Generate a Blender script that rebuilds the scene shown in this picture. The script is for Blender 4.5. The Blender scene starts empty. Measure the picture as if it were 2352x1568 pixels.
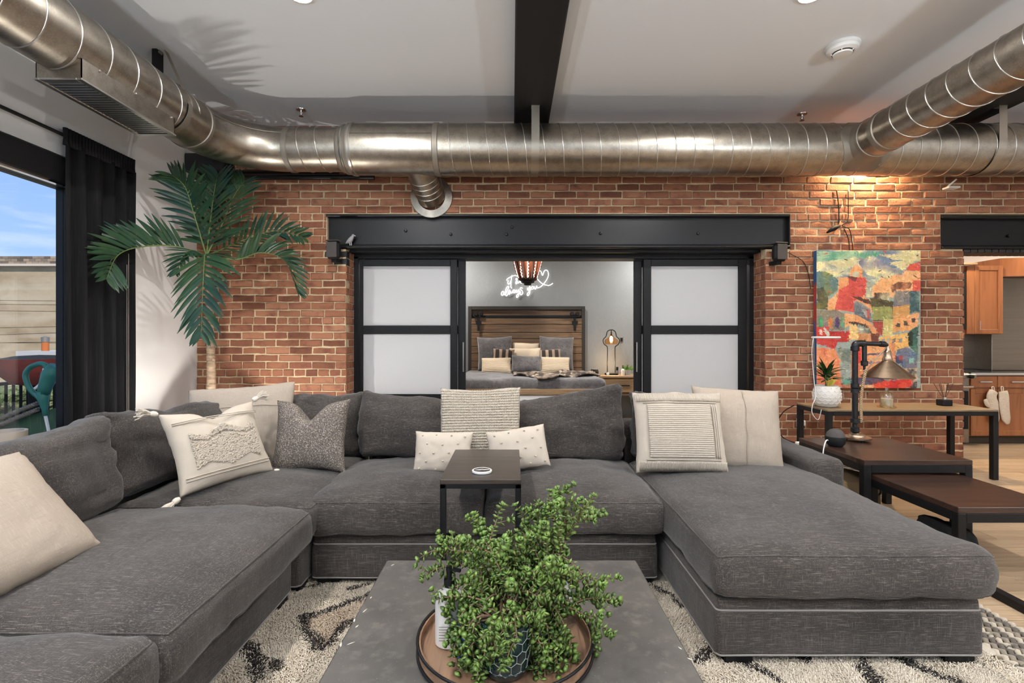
import bpy, bmesh, math, random
import numpy as np
from mathutils import Vector, Matrix, Euler, noise

SC = bpy.context.scene
COL = SC.collection
random.seed(7)
R = math.radians
# ------------------------------------------------------------------ camera
FPX, EYE, CX, CY = 1150.0, 1.35, 1176.0, 776.0
cam_d = bpy.data.cameras.new('camera'); cam = bpy.data.objects.new('camera', cam_d); COL.objects.link(cam)
cam_d.sensor_width = 36.0; cam_d.lens = 36.0 * FPX / 2352.0
cam.location = (0, 0, EYE); cam.rotation_euler = (R(90), 0, 0)
cam_d.shift_y = -8 / 2352.0; cam_d.clip_start = 0.05; cam_d.clip_end = 300
SC.camera = cam
# ------------------------------------------------------------------ view, world, daylight
SC.view_settings.view_transform = 'Standard'; SC.view_settings.look = 'None'
SC.view_settings.exposure = 0.22; SC.view_settings.gamma = 1.0; SC.view_settings.use_curve_mapping = False
SC.cycles.use_denoising = True; SC.cycles.max_bounces = 7; SC.cycles.diffuse_bounces = 4; SC.cycles.use_adaptive_sampling = True; SC.cycles.adaptive_threshold = 0.08
SC.cycles.transparent_max_bounces = 12; SC.cycles.sample_clamp_indirect = 6.0
SC.cycles.caustics_reflective = False; SC.cycles.caustics_refractive = False
SKY, SUN, CAN = 1.12, 5.0, 42.0
W = bpy.data.worlds.new('sky'); SC.world = W; W.use_nodes = True
wn = W.node_tree; wn.nodes.clear()
def wnode(t, **k):
    n = wn.nodes.new(t)
    for a, b in k.items(): setattr(n, a, b)
    return n
w_tc = wnode('ShaderNodeTexCoord'); w_sep = wnode('ShaderNodeSeparateXYZ'); wn.links.new(w_tc.outputs['Generated'], w_sep.inputs[0])
w_rmp = wnode('ShaderNodeValToRGB'); wn.links.new(w_sep.outputs['Z'], w_rmp.inputs[0])
e = w_rmp.color_ramp.elements
e[0].position = 0.0; e[0].color = (0.42, 0.62, 0.92, 1); e[1].position = 0.55; e[1].color = (0.12, 0.29, 0.72, 1)
w_map = wnode('ShaderNodeMapping'); w_map.inputs['Scale'].default_value = (2.2, 2.2, 11.0); wn.links.new(w_tc.outputs['Generated'], w_map.inputs[0])
w_noi = wnode('ShaderNodeTexNoise'); w_noi.inputs['Scale'].default_value = 1.7; w_noi.inputs['Detail'].default_value = 6; wn.links.new(w_map.outputs[0], w_noi.inputs[0])
w_cr = wnode('ShaderNodeValToRGB'); wn.links.new(w_noi.outputs[0], w_cr.inputs[0])
w_cr.color_ramp.elements[0].position = 0.48; w_cr.color_ramp.elements[1].position = 0.72
w_mix = wnode('ShaderNodeMix', data_type='RGBA'); wn.links.new(w_cr.outputs[0], w_mix.inputs[0])
wn.links.new(w_rmp.outputs[0], w_mix.inputs[6]); w_mix.inputs[7].default_value = (0.86, 0.90, 0.96, 1)
w_bg = wnode('ShaderNodeBackground'); w_bg.inputs[1].default_value = SKY; wn.links.new(w_mix.outputs[2], w_bg.inputs[0])
w_out = wnode('ShaderNodeOutputWorld'); wn.links.new(w_bg.outputs[0], w_out.inputs[0])
def add_light(name, kind, loc, energy, color=(1, 1, 1), size=0.1, rot=(0, 0, 0), spot=None, blend=0.6):
    d = bpy.data.lights.new(name, kind); d.energy = energy; d.color = color
    if kind == 'AREA': d.shape = 'DISK'; d.size = size
    elif kind == 'SUN': d.angle = size
    else: d.shadow_soft_size = size
    if spot: d.spot_size = spot; d.spot_blend = blend
    o = bpy.data.objects.new(name, d); COL.objects.link(o); o.location = loc; o.rotation_euler = rot
    return o
add_light('sun', 'SUN', (0, 0, 30), SUN, (1.0, 0.96, 0.90), R(1), (R(32), R(34), 0))

# ------------------------------------------------------------------ mesh building
XF = {}                                   # world matrix of every object that parents others
def P(px, py, y):                         # photograph pixel + distance -> point in the room
    return Vector(((px - CX) * y / FPX, y, EYE - (py - CY) * y / FPX))
def F(px, py, z=0.0):                     # pixel on a horizontal surface of height z
    y = (EYE - z) * FPX / (py - CY)
    return Vector(((px - CX) * y / FPX, y, z))
def catmull(pts, n=6, closed=False):
    pts = [Vector(p) for p in pts]; out = []; m = len(pts)
    for i in range(m if closed else m - 1):
        if closed: a, b, c, d = pts[i - 1], pts[i], pts[(i + 1) % m], pts[(i + 2) % m]
        else: a, b, c, d = pts[max(i - 1, 0)], pts[i], pts[i + 1], pts[min(i + 2, m - 1)]
        for k in range(n):
            t = k / n
            out.append(0.5 * ((2 * b) + (c - a) * t + (2 * a - 5 * b + 4 * c - d) * t * t + (3 * b - a - 3 * c + d) * t ** 3))
    if not closed: out.append(pts[-1])
    return out
class MB:
    def __init__(s): s.v = []; s.f = []; s.m = []
    def add(s, vs, fs, m=0):
        k = len(s.v); s.v += [tuple(v) for v in vs]; s.f += [tuple(i + k for i in f) for f in fs]; s.m += [m] * len(fs); return s
    def box(s, x0, x1, y0, y1, z0, z1, b=0.0, m=0):
        if x0 > x1: x0, x1 = x1, x0
        if y0 > y1: y0, y1 = y1, y0
        if z0 > z1: z0, z1 = z1, z0
        if b <= 0:
            vs = [(x, y, z) for x in (x0, x1) for y in (y0, y1) for z in (z0, z1)]
            return s.add(vs, [(0, 1, 3, 2), (4, 6, 7, 5), (0, 4, 5, 1), (2, 3, 7, 6), (0, 2, 6, 4), (1, 5, 7, 3)], m)
        b = min(b, (x1 - x0) * .49, (y1 - y0) * .49, (z1 - z0) * .49)
        vs = []; idx = {}
        for i in (0, 1):
            for j in (0, 1):
                for k in (0, 1):
                    c = ((x0, x1)[i], (y0, y1)[j], (z0, z1)[k]); d = (b if i == 0 else -b, b if j == 0 else -b, b if k == 0 else -b)
                    for a in range(3):
                        p = [c[q] + (0 if q == a else d[q]) for q in range(3)]
                        idx[i, j, k, a] = len(vs); vs.append(p)
        fs = []
        for a in range(3):
            o1, o2 = [q for q in range(3) if q != a]
            for sd in (0, 1):
                q = []
                for u, w in ((0, 0), (1, 0), (1, 1), (0, 1)):
                    key = [0, 0, 0]; key[a] = sd; key[o1] = u; key[o2] = w; q.append(idx[key[0], key[1], key[2], a])
                if (sd == 0) == (a != 1): q.reverse()
                fs.append(tuple(q))
        for a in range(3):
            o1, o2 = [q for q in range(3) if q != a]
            for u in (0, 1):
                for w in (0, 1):
                    q = []
                    for t in (0, 1):
                        key = [0, 0, 0]; key[a] = t; key[o1] = u; key[o2] = w
                        q.append((idx[key[0], key[1], key[2], o1], idx[key[0], key[1], key[2], o2]))
                    fs.append((q[0][0], q[1][0], q[1][1], q[0][1]))
        for i in (0, 1):
            for j in (0, 1):
                for k in (0, 1): fs.append((idx[i, j, k, 0], idx[i, j, k, 1], idx[i, j, k, 2]))
        return s.add(vs, fs, m)
    def bar(s, p, q, w, h=None, b=0.0):     # square bar from p to q
        p, q = Vector(p), Vector(q); d = (q - p).normalized(); h = h or w
        up = Vector((0, 0, 1)) if abs(d.z) < .95 else Vector((0, 1, 0))
        sx = d.cross(up).normalized(); sz = sx.cross(d)
        vs = [e_ + sx * a * w / 2 + sz * c * h / 2 for e_ in (p, q) for a, c in ((-1, -1), (1, -1), (1, 1), (-1, 1))]
        return s.add(vs, [(0, 1, 2, 3), (7, 6, 5, 4), (0, 4, 5, 1), (1, 5, 6, 2), (2, 6, 7, 3), (3, 7, 4, 0)])
    def tube(s, pts, r, seg=8, closed=False, cap=True):
        pts = [Vector(p) for p in pts]; n = len(pts); rs = r if isinstance(r, (list, tuple)) else [r] * n
        t0 = (pts[1] - pts[0]).normalized(); nrm = t0.orthogonal().normalized(); prev = t0; vs = []
        for i in range(n):
            a = pts[i - 1] if (i > 0 or closed) else pts[i]; b = pts[(i + 1) % n] if (i < n - 1 or closed) else pts[i]
            t = (b - a).normalized() if (b - a).length > 1e-9 else prev
            q = prev.rotation_difference(t); nrm = (q @ nrm); nrm = (nrm - t * nrm.dot(t)).normalized(); bi = t.cross(nrm); prev = t
            for k in range(seg):
                an = 2 * math.pi * k / seg; vs.append(pts[i] + (nrm * math.cos(an) + bi * math.sin(an)) * rs[i])
        fs = []
        for i in range(n if closed else n - 1):
            j = (i + 1) % n
            for k in range(seg):
                l = (k + 1) % seg; fs.append((i * seg + k, i * seg + l, j * seg + l, j * seg + k))
        if cap and not closed: fs += [tuple(range(seg - 1, -1, -1)), tuple((n - 1) * seg + k for k in range(seg))]
        return s.add(vs, fs)
    def lathe(s, prof, c=(0, 0, 0), seg=24, axis='Z', cap=True, ripple=None):
        vs = []; n = len(prof)
        for r, h in prof:
            for k in range(seg):
                a = 2 * math.pi * k / seg; rr = r * (1 + (ripple(a) if ripple else 0)); x, y = rr * math.cos(a), rr * math.sin(a)
                p = (x, y, h) if axis == 'Z' else ((h, x, y) if axis == 'X' else (y, h, x))
                vs.append((p[0] + c[0], p[1] + c[1], p[2] + c[2]))
        fs = [(i * seg + k, i * seg + (k + 1) % seg, (i + 1) * seg + (k + 1) % seg, (i + 1) * seg + k) for i in range(n - 1) for k in range(seg)]
        if cap: fs += [tuple(range(seg - 1, -1, -1)), tuple((n - 1) * seg + k for k in range(seg))]
        return s.add(vs, fs)
    def prism(s, poly, h0, h1, axis='Z'):
        n = len(poly)
        def mp(u, w, h): return (u, w, h) if axis == 'Z' else ((u, h, w) if axis == 'Y' else (h, u, w))
        vs = [mp(u, w, h0) for u, w in poly] + [mp(u, w, h1) for u, w in poly]
        return s.add(vs, [tuple(range(n - 1, -1, -1)), tuple(range(n, 2 * n))] + [(i, (i + 1) % n, n + (i + 1) % n, n + i) for i in range(n)])
    def grid(s, fn, nu, nv):
        vs = [fn(i / nu, j / nv) for j in range(nv + 1) for i in range(nu + 1)]
        return s.add(vs, [(j * (nu + 1) + i, j * (nu + 1) + i + 1, (j + 1) * (nu + 1) + i + 1, (j + 1) * (nu + 1) + i) for j in range(nv) for i in range(nu)])
    def xform(s, M):
        s.v = [tuple(M @ Vector(v)) for v in s.v]; return s
    def build(s, name, mat, parent=None, smooth=False, loc=None, rot=None, local=False, recalc=True, **tags):
        vs = s.v
        if parent is not None:
            M = XF[parent.name]
            if not local:
                I = M.inverted(); vs = [tuple(I @ Vector(v)) for v in vs]
        elif not local:
            a = np.array(vs)
            if loc is None: loc = ((a[:, 0].min() + a[:, 0].max()) / 2, (a[:, 1].min() + a[:, 1].max()) / 2, a[:, 2].min())
            vs = (a - np.array(loc)).tolist(); M = Matrix.Translation(Vector(loc))
        else:
            M = Matrix.LocRotScale(Vector(loc or (0, 0, 0)), Euler(rot or (0, 0, 0)), None)
        me = bpy.data.meshes.new(name); me.from_pydata(vs, [], s.f)
        mats = mat if isinstance(mat, (list, tuple)) else [mat]
        for q in mats: me.materials.append(q)
        if len(mats) > 1: me.polygons.foreach_set('material_index', s.m)
        if recalc:
            bm = bmesh.new(); bm.from_mesh(me); bmesh.ops.recalc_face_normals(bm, faces=bm.faces); bm.to_mesh(me); bm.free()
        if smooth:
            me.polygons.foreach_set('use_smooth', [True] * len(me.polygons))
            if smooth != 'all': me.set_sharp_from_angle(angle=R(smooth if smooth is not True and smooth > 1 else 40))
        me.update()
        o = bpy.data.objects.new(name, me); COL.objects.link(o)
        if parent is not None: o.parent = parent
        else:
            o.location = loc or (0, 0, 0)
            if rot: o.rotation_euler = rot
        XF[o.name] = M.copy()
        for k, v in tags.items():
            o['category' if k == 'cat' else k] = v
        return o
def thing(name, label, cat, loc=(0, 0, 0), rot=(0, 0, 0), group=None):
    o = bpy.data.objects.new(name, None); COL.objects.link(o); o.empty_display_size = .05
    o.location = loc; o.rotation_euler = rot; o['label'] = label; o['category'] = cat
    if group: o['group'] = group
    XF[o.name] = Matrix.LocRotScale(Vector(loc), Euler(rot), None)
    return o
def inst(src, name, parent, loc=(0, 0, 0), rot=(0, 0, 0), scale=(1, 1, 1)):   # a copy that shares mesh data; loc local to parent
    o = bpy.data.objects.new(name, src.data if hasattr(src, 'data') else src); COL.objects.link(o); o.parent = parent
    o.location = loc; o.rotation_euler = rot; o.scale = scale
    XF[o.name] = XF[parent.name].copy() if parent else Matrix()
    return o

# ------------------------------------------------------------------ materials
def mk(name, col, rough=.5, metal=0., spec=.5, layers=(), bump=None, emit=None, coat=0., trans=0., ior=1.45, alpha=1., sheen=0., coords='Object', rvar=0., island=0.):
    m = bpy.data.materials.new(name); m.use_nodes = True; nt = m.node_tree; b = nt.nodes['Principled BSDF']
    b.inputs['Roughness'].default_value = rough; b.inputs['Metallic'].default_value = metal
    b.inputs['Specular IOR Level'].default_value = spec; b.inputs['Coat Weight'].default_value = coat
    b.inputs['Transmission Weight'].default_value = trans; b.inputs['IOR'].default_value = ior; b.inputs['Alpha'].default_value = alpha
    b.inputs['Sheen Weight'].default_value = sheen
    N = lambda t: nt.nodes.new(t); L = nt.links.new
    tc = N('ShaderNodeTexCoord'); co = tc.outputs[coords]
    if rvar or island:
        oi = N('ShaderNodeObjectInfo'); ge = N('ShaderNodeNewGeometry')
        ad = N('ShaderNodeMath'); ad.operation = 'ADD'; L(oi.outputs['Random'], ad.inputs[0]); L(ge.outputs['Random Per Island'], ad.inputs[1])
        fr = N('ShaderNodeMath'); fr.operation = 'FRACT'; L(ad.outputs[0], fr.inputs[0]); rnd = fr.outputs[0]
        sc = N('ShaderNodeVectorMath'); sc.operation = 'ADD'; cm = N('ShaderNodeMath'); cm.operation = 'MULTIPLY'; cm.inputs[1].default_value = 37.0
        L(rnd, cm.inputs[0]); L(co, sc.inputs[0]); L(cm.outputs[0], sc.inputs[1]); co = sc.outputs[0]
    def noi(scale, detail=3, dist=0.):
        mp = N('ShaderNodeMapping'); L(co, mp.inputs[0]); v = scale if isinstance(scale, (tuple, list)) else (scale,) * 3
        mp.inputs['Scale'].default_value = v
        n = N('ShaderNodeTexNoise'); n.inputs['Scale'].default_value = 1.0; n.inputs['Detail'].default_value = detail; n.inputs['Distortion'].default_value = dist
        L(mp.outputs[0], n.inputs[0]); return n.outputs[0]
    cur = None
    rgb = N('ShaderNodeRGB'); rgb.outputs[0].default_value = (*col, 1); cur = rgb.outputs[0]
    if island and isinstance(island, (list, tuple)):
        rp = N('ShaderNodeValToRGB'); rp.color_ramp.interpolation = 'LINEAR'; els = rp.color_ramp.elements
        for i, c in enumerate(island):
            p_ = i / (len(island) - 1)
            if i < 2: els[i].position = p_ if i == 0 else 1.0; q = els[i]
            else: q = els.new(p_)
        els = rp.color_ramp.elements
        for i, c in enumerate(island): els[i].position = i / (len(island) - 1)
        for i, c in enumerate(island): els[i].color = (*c, 1)
        L(rnd, rp.inputs[0]); cur = rp.outputs[0]
    for ly in layers:
        scale, c2, lo, hi = ly[:4]; det = ly[4] if len(ly) > 4 else 3; dist = ly[5] if len(ly) > 5 else 0.
        rp = N('ShaderNodeMapRange'); rp.inputs['From Min'].default_value = lo; rp.inputs['From Max'].default_value = hi; L(noi(scale, det, dist), rp.inputs[0])
        mx = N('ShaderNodeMix'); mx.data_type = 'RGBA'; L(rp.outputs[0], mx.inputs[0]); L(cur, mx.inputs[6]); mx.inputs[7].default_value = (*c2, 1); cur = mx.outputs[2]
    if rvar:
        hs = N('ShaderNodeHueSaturation'); mr = N('ShaderNodeMapRange'); mr.inputs['To Min'].default_value = 1 - rvar; mr.inputs['To Max'].default_value = 1 + rvar
        L(rnd, mr.inputs[0]); L(mr.outputs[0], hs.inputs['Value']); L(cur, hs.inputs['Color']); cur = hs.outputs[0]
    L(cur, b.inputs['Base Color'])
    if bump:
        prev = None
        for bl in (bump if isinstance(bump, list) else [bump]):
            bp = N('ShaderNodeBump'); bp.inputs['Strength'].default_value = bl[1]; bp.inputs['Distance'].default_value = bl[2]
            L(noi(bl[0], bl[3] if len(bl) > 3 else 3), bp.inputs['Height'])
            if prev: L(prev, bp.inputs['Normal'])
            prev = bp.outputs[0]
        L(prev, b.inputs['Normal'])
    if emit:
        b.inputs['Emission Color'].default_value = (*emit[0], 1); b.inputs['Emission Strength'].default_value = emit[1]
    return m
def wood(name, c1, c2, axis='X', rough=.45, rv=0.0, coat=0., g=1.0, island=0):
    st = {'X': (1.6 * g, 26 * g, 26 * g), 'Y': (26 * g, 1.6 * g, 26 * g), 'Z': (26 * g, 26 * g, 1.6 * g)}[axis]
    st2 = tuple(s_ * 4 for s_ in st)
    return mk(name, c1, rough, layers=[(st, c2, .35, .7, 4, .6), (st2, tuple(x * .7 for x in c2), .55, .8, 2)], bump=(st2, .15, .002), rvar=rv, coat=coat)
def weave(name, c, cl, cd, amt=.56, s=1.0, bump=.35):
    a, bb = 13 * s, 360 * s
    return mk(name, c, .95, spec=.2, sheen=.15, layers=[(3.0, cd, .35, .75, 2), ((a, bb, bb), cl, amt, .78, 2), ((bb, a, bb), cl, amt + .04, .86, 2), ((bb, bb, a), cl, amt + .04, .86, 2), ((a * 2, bb * .6, bb * .6), cd, .6, .8, 2), ((bb * .6, a * 2, bb * .6), cd, .6, .8, 2), ((bb * .6, bb * .6, a * 2), cd, .6, .8, 2)],
              bump=[(420 * s, bump, .0015), ((5, 5, 5), .25, .03)])
M = {}
M['paint'] = mk('white_wall_paint', (.72, .71, .70), .9, bump=(160, .05, .001))
M['ceil'] = mk('ceiling_paint', (.81, .845, .89), .95)
M['mortar'] = mk('mortar', (.56, .44, .27), .95, layers=[(6, (.44, .34, .22), .4, .7), (70, (.64, .54, .38), .5, .75)], bump=(120, .6, .006))
BR = [(.175, .070, .042), (.27, .112, .062), (.325, .142, .078), (.225, .086, .052), (.355, .165, .095), (.25, .102, .06)]
M['brick'] = mk('brick', (.25, .09, .05), .88, spec=.3, layers=[(9, (.14, .05, .036), .50, .8, 4), (60, (.36, .17, .11), .62, .85, 3), (28, (.06, .03, .025), .68, .8, 3)], bump=[(45, .7, .006, 5), (200, .4, .002)], island=BR, rvar=.14)
M['black_brick'] = mk('black_painted_brick', (.02, .02, .022), .5, bump=(45, .6, .006, 5))
M['steel'] = mk('black_painted_steel', (.006, .006, .0065), .34, spec=.35, bump=(28, .12, .004))
M['black'] = mk('black_metal', (.007, .007, .0075), .45, spec=.3, bump=(60, .05, .002))
M['matte'] = mk('matte_black', (.009, .009, .0095), .7, spec=.3)
M['galv'] = mk('galvanised_steel', (.40, .36, .305), .34, 1.0, layers=[((14, 14, 14), (.30, .268, .225), .4, .7, 5), (90, (.46, .42, .365), .5, .8, 2)], bump=[(5, .12, .02), (120, .05, .001)])
M['galv2'] = mk('galvanised_seam', (.62, .60, .57), .28, 1.0)
M['galvd'] = mk('dull_duct_tape_metal', (.30, .27, .23), .55, .9)
M['strap'] = mk('strap_metal', (.42, .38, .32), .4, 1.0)
M['beam'] = mk('black_stained_beam', (.009, .0085, .0085), .7, layers=[((30, 2, 30), (.006, .006, .006), .4, .7, 4)], bump=[((30, 2, 30), .5, .006, 4)])
M['white'] = mk('white_plastic', (.80, .80, .79), .45)
M['fabric'] = weave('charcoal_slub_linen', (.056, .0475, .042), (.185, .160, .140), (.027, .023, .0205), .55, 1.1)
M['piping'] = mk('piping_cord', (.24, .22, .205), .9)
M['curtain'] = mk('black_curtain_cloth', (.009, .009, .0095), .9, spec=.2, layers=[((160, 160, 3), (.016, .016, .017), .5, .7)], bump=((220, 220, 220), .2, .001))
M['beige'] = mk('greige_linen', (.385, .318, .255), .95, spec=.2, layers=[((260, 260, 12), (.445, .375, .305), .5, .8), ((12, 260, 260), (.32, .27, .23), .55, .8)], bump=[(300, .25, .001), (7, .3, .02)])
M['cream'] = mk('cream_cotton', (.525, .455, .375), .95, spec=.2, bump=[(260, .3, .001), (8, .25, .02)])
M['ivory'] = mk('ivory_wool', (.57, .50, .41), .97, spec=.1, layers=[(40, (.47, .41, .325), .5, .8, 4)], bump=[(90, .9, .01, 5)])
M['boucle'] = mk('speckled_grey_boucle', (.14, .117, .098), .97, spec=.1, layers=[(150, (.36, .31, .265), .52, .60, 2), (210, (.05, .045, .045), .56, .62, 2)], bump=(150, .6, .004))
M['tablewood'] = wood('dark_walnut_top', (.056, .027, .018), (.022, .012, .009), 'X', .33, coat=.08)
M['ctable'] = wood('smoked_oak_top', (.060, .045, .036), (.026, .020, .017), 'X', .35)
M['oak'] = wood('weathered_oak_top', (.25, .175, .10), (.16, .11, .062), 'X', .5)
M['plank'] = wood('oak_floor', (.46, .33, .21), (.36, .25, .155), 'X', .42, rv=.12)
M['bedwood'] = wood('brown_bed_wood', (.20, .115, .058), (.10, .058, .032), 'X', .5, rv=.12)
M['nswood'] = wood('nightstand_wood', (.36, .225, .115), (.24, .15, .08), 'X', .5)
M['cherry'] = wood('cherry_cabinet', (.36, .135, .05), (.28, .10, .036), 'Z', .35, coat=.2, g=.4)
M['bedframe'] = mk('dark_bed_trim', (.028, .023, .019), .55)
M['concrete'] = mk('concrete_top', (.088, .078, .069), .48, layers=[(5, (.06, .055, .050), .4, .7, 5), (26, (.135, .12, .103), .52, .8, 5), (150, (.22, .20, .175), .68, .8, 2)], bump=[(40, .15, .003, 5)])
M['chip'] = mk('chipped_pale_cement', (.62, .57, .50), .9)

M['amber'] = mk('amber_glass', (.95, .50, .22), .05, trans=1.0, ior=1.3)
M['gold'] = mk('brass', (.72, .52, .26), .25, 1.0)
M['bronze'] = mk('aged_bronze', (.42, .31, .22), .35, 1.0, layers=[(30, (.28, .20, .14), .5, .8)])
M['iron'] = mk('black_iron_pipe', (.035, .036, .04), .38, .8, layers=[(40, (.08, .07, .06), .5, .8)], bump=(90, .1, .002))
M['steelk'] = mk('stainless_steel', (.30, .27, .235), .32, 1.0, layers=[((1, 30, 30), (.26, .235, .205), .35, .75)])
M['chrome'] = mk('chrome', (.8, .8, .8), .15, 1.0)
M['granite'] = mk('black_granite', (.015, .015, .017), .15)
# ------------------------------------------------------------------ extra materials
def frosted():
    m = bpy.data.materials.new('frosted_glass'); m.use_nodes = True; nt = m.node_tree; nt.nodes.clear()
    o = nt.nodes.new('ShaderNodeOutputMaterial'); mx = nt.nodes.new('ShaderNodeMixShader'); d = nt.nodes.new('ShaderNodeBsdfDiffuse'); t = nt.nodes.new('ShaderNodeBsdfTranslucent')
    d.inputs[0].default_value = (.86, .87, .88, 1); t.inputs[0].default_value = (.86, .87, .88, 1); mx.inputs[0].default_value = .5
    nt.links.new(d.outputs[0], mx.inputs[1]); nt.links.new(t.outputs[0], mx.inputs[2]); nt.links.new(mx.outputs[0], o.inputs[0]); return m
M['frost'] = frosted()
def pane_glass():
    m = bpy.data.materials.new('window_glass'); m.use_nodes = True; nt = m.node_tree; nt.nodes.clear()
    o = nt.nodes.new('ShaderNodeOutputMaterial'); mx = nt.nodes.new('ShaderNodeMixShader'); d = nt.nodes.new('ShaderNodeBsdfTransparent'); t = nt.nodes.new('ShaderNodeBsdfGlossy')
    t.inputs['Roughness'].default_value = .02; mx.inputs[0].default_value = .05
    nt.links.new(d.outputs[0], mx.inputs[1]); nt.links.new(t.outputs[0], mx.inputs[2]); nt.links.new(mx.outputs[0], o.inputs[0]); return m
M['pane'] = pane_glass()
M['glass'] = pane_glass(); M['glass'].name = 'thin_clear_glass'; M['glass'].node_tree.nodes['Mix Shader'].inputs[0].default_value = .22; M['glass'].node_tree.nodes['Transparent BSDF'].inputs[0].default_value = (.88, .90, .90, 1)
M['wallpaper'] = mk('grey_grasscloth', (.26, .268, .268), .85, layers=[((20, 20, 110), (.235, .243, .243), .4, .7, 4), ((110, 110, 20), (.29, .298, .298), .5, .8, 4), (190, (.19, .197, .197), .62, .85, 2), (1.2, (.225, .233, .233), .4, .7)], bump=(200, .3, .001))
M['darkwood'] = mk('dark_brown_wood', (.05, .035, .022), .9)  # dark brown for board joints, toe kick, reeds and piping

WL, WB, ZC = -3.53, 5.60, 3.72            # left wall, brick wall, ceiling
XR, YB = 8.2, -3.2                        # far right and rear of the loft
# ------------------------------------------------------------------ floor, ceiling, walls
fl = MB().box(WL - .25, XR, YB, 8.9, -.12, -.012).build('floor', M['darkwood'], kind='structure', label='light oak plank floor')
pl_mb = MB().box(-.5, .5, -.5, .5, -.5, .5, .0)
pm = MB().box(0, 1.4, 0, .136, -.012, 0).build('plank', M['plank'], fl)
FI = XF[fl.name].inverted()
first = True
row = 0; y = 1.7
while y < 6.4:
    x = 1.9 - (row * .47) % 1.4
    while x < 7.6:
        if x + 1.4 > 2.0:
            p = FI @ Vector((x, y, 0))
            if first:
                for v in pm.data.vertices: v.co -= Vector(FI @ Vector((0, 0, 0)))
                pm.location = p; first = False
            else: inst(pm, 'plank', fl, p)
        x += 1.403
    y += .139; row += 1
# rest of the boards, too far or hidden to tell apart
mb = MB(); row = 0; y = YB
while y < 8.8:
    x = WL - (row * .47) % 1.4
    while x < XR:
        vis = 1.68 < y < 6.4 and x + 1.4 > 2.0 - .05 and x > .5
        if not vis: mb.box(max(x, WL), min(x + 1.4, XR, (1.9 - 1.4) if (1.68 < y < 6.4 and x < 1.9) else 99), y, y + .136, -.012, 0)
        x += 1.403
    y += .139; row += 1
mb.build('plank_field', M['plank'], fl, kind='stuff', recalc=False)

MB().box(WL - .25, XR, YB, WB + .3, ZC, ZC + .2).build('ceiling', M['ceil'], kind='structure', label='smooth white ceiling')
# left wall with window opening
mb = MB(); T = .22; W0, W1, WZ = -1.6, 4.12, 2.78
mb.box(WL - T, WL, W1, WB + .3, 0, ZC).box(WL - T, WL, YB, W0, 0, ZC).box(WL - T, WL, W0, W1, WZ, ZC)
mb.build('wall_left', M['paint'], kind='structure', label='white painted wall with the balcony window')
# wall behind the camera with unseen window openings added for light, wall on the far right
mb = MB(); mb.box(WL, XR, YB - .2, YB, 0, .7).box(WL, XR, YB - .2, YB, 3.0, ZC)
for x0, x1 in ((WL, -2.9), (-.6, -.1), (2.2, 2.7), (5.0, XR)): mb.box(x0, x1, YB - .2, YB, .7, 3.0)
mb.build('wall_rear', M['paint'], kind='structure', label='white wall behind the viewer with added window openings')
MB().box(XR, XR + .2, YB, 9, 0, ZC).build('wall_right', M['paint'], kind='structure', label='white wall at the far right')

# ------------------------------------------------------------------ brick wall
JL, JR, ZL0, ZL1 = -1.85, 2.83, 2.355, 2.735       # bedroom opening jambs, lintel bottom and top
KJ = 5.06                                          # kitchen opening jamb
LX0, LX1, KX0 = -2.08, 3.11, 4.80                  # lintel ends
mb = MB(); y0, y1 = WB + .009, WB + .27
mb.box(WL, JL - .012, y0, y1, 0, ZL0 - .01).box(JR + .012, KJ - .012, y0, y1, 0, ZL0 - .01).box(WL, LX0, y0, y1, ZL0 - .01, ZC).box(LX1, KX0, y0, y1, ZL0 - .01, ZC).box(LX0, JL, WB + .1, y1, ZL0 - .01, ZL1).box(JR, LX1, WB + .1, y1, ZL0 - .01, ZL1).box(LX0, LX1, y0, y1, ZL1, ZC).box(KX0, XR, y0, y1, ZL1, ZC)
mb.box(LX0, LX0 + .01, y0, y1, ZL0, ZL1)
wb = mb.build('wall_back', M['mortar'], kind='structure', label='red brick wall with pale mortar')
CH, JT, BL = .083, .011, .248
def brick_mesh(L, D, seed):
    rnd = random.Random(seed); b = MB(); h = CH - JT; nx = 3
    # front face as a slightly uneven grid, rounded arrises
    xs = [0, .007, L * .35, L * .68, L - .007, L]; zs = [0, .007, h * .5, h - .007, h]
    def fn(i, j):
        x, z = xs[i], zs[j]; edge = (i in (0, 5)) + (j in (0, 4))
        dy = .007 if edge == 1 else (.011 if edge == 2 else 0)
        jx = rnd.uniform(-.0025, .0025); jz = rnd.uniform(-.0028, .0028); jy = rnd.uniform(-.0022, .003)
        return (x + jx, dy + jy, z + jz)
    vs = [fn(i, j) for j in range(5) for i in range(6)]
    fs = [(j * 6 + i, j * 6 + i + 1, (j + 1) * 6 + i + 1, (j + 1) * 6 + i) for j in range(4) for i in range(5)]
    back = [(0, D, 0), (L, D, 0), (L, D, h), (0, D, h)]; k = len(vs); vs += back
    fs += [tuple([0, k] + [k + 1] + [i for i in range(5, 0, -1)])] + [tuple([24, 25, 26, 27, 28, 29, k + 2, k + 3])] + [(0, 6, 12, 18, 24, k + 3, k), (5, k + 1, k + 2, 29, 23, 17, 11)]
    b.add(vs, fs); return b
BRM = {}
for kind, L in (('s', BL), ('h', .118), ('t', .165)):
    for sd in range(6):
        o = brick_mesh(L, .1, sd * 7 + len(kind) + int(L * 1000)).build('brick_' + kind, M['brick'], local=True, smooth=25)
        BRM[kind, sd] = (o.data, L); bpy.data.objects.remove(o)
BI = XF[wb.name].inverted()
rects = [(LX0, LX1, ZL0, ZL1), (JL, JR, -1, ZL0), (KX0, 99, ZL0 - .01, ZL1 - .02), (KJ, 99, -1, ZL0)]
stuff = MB(); n_parts = 0
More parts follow.
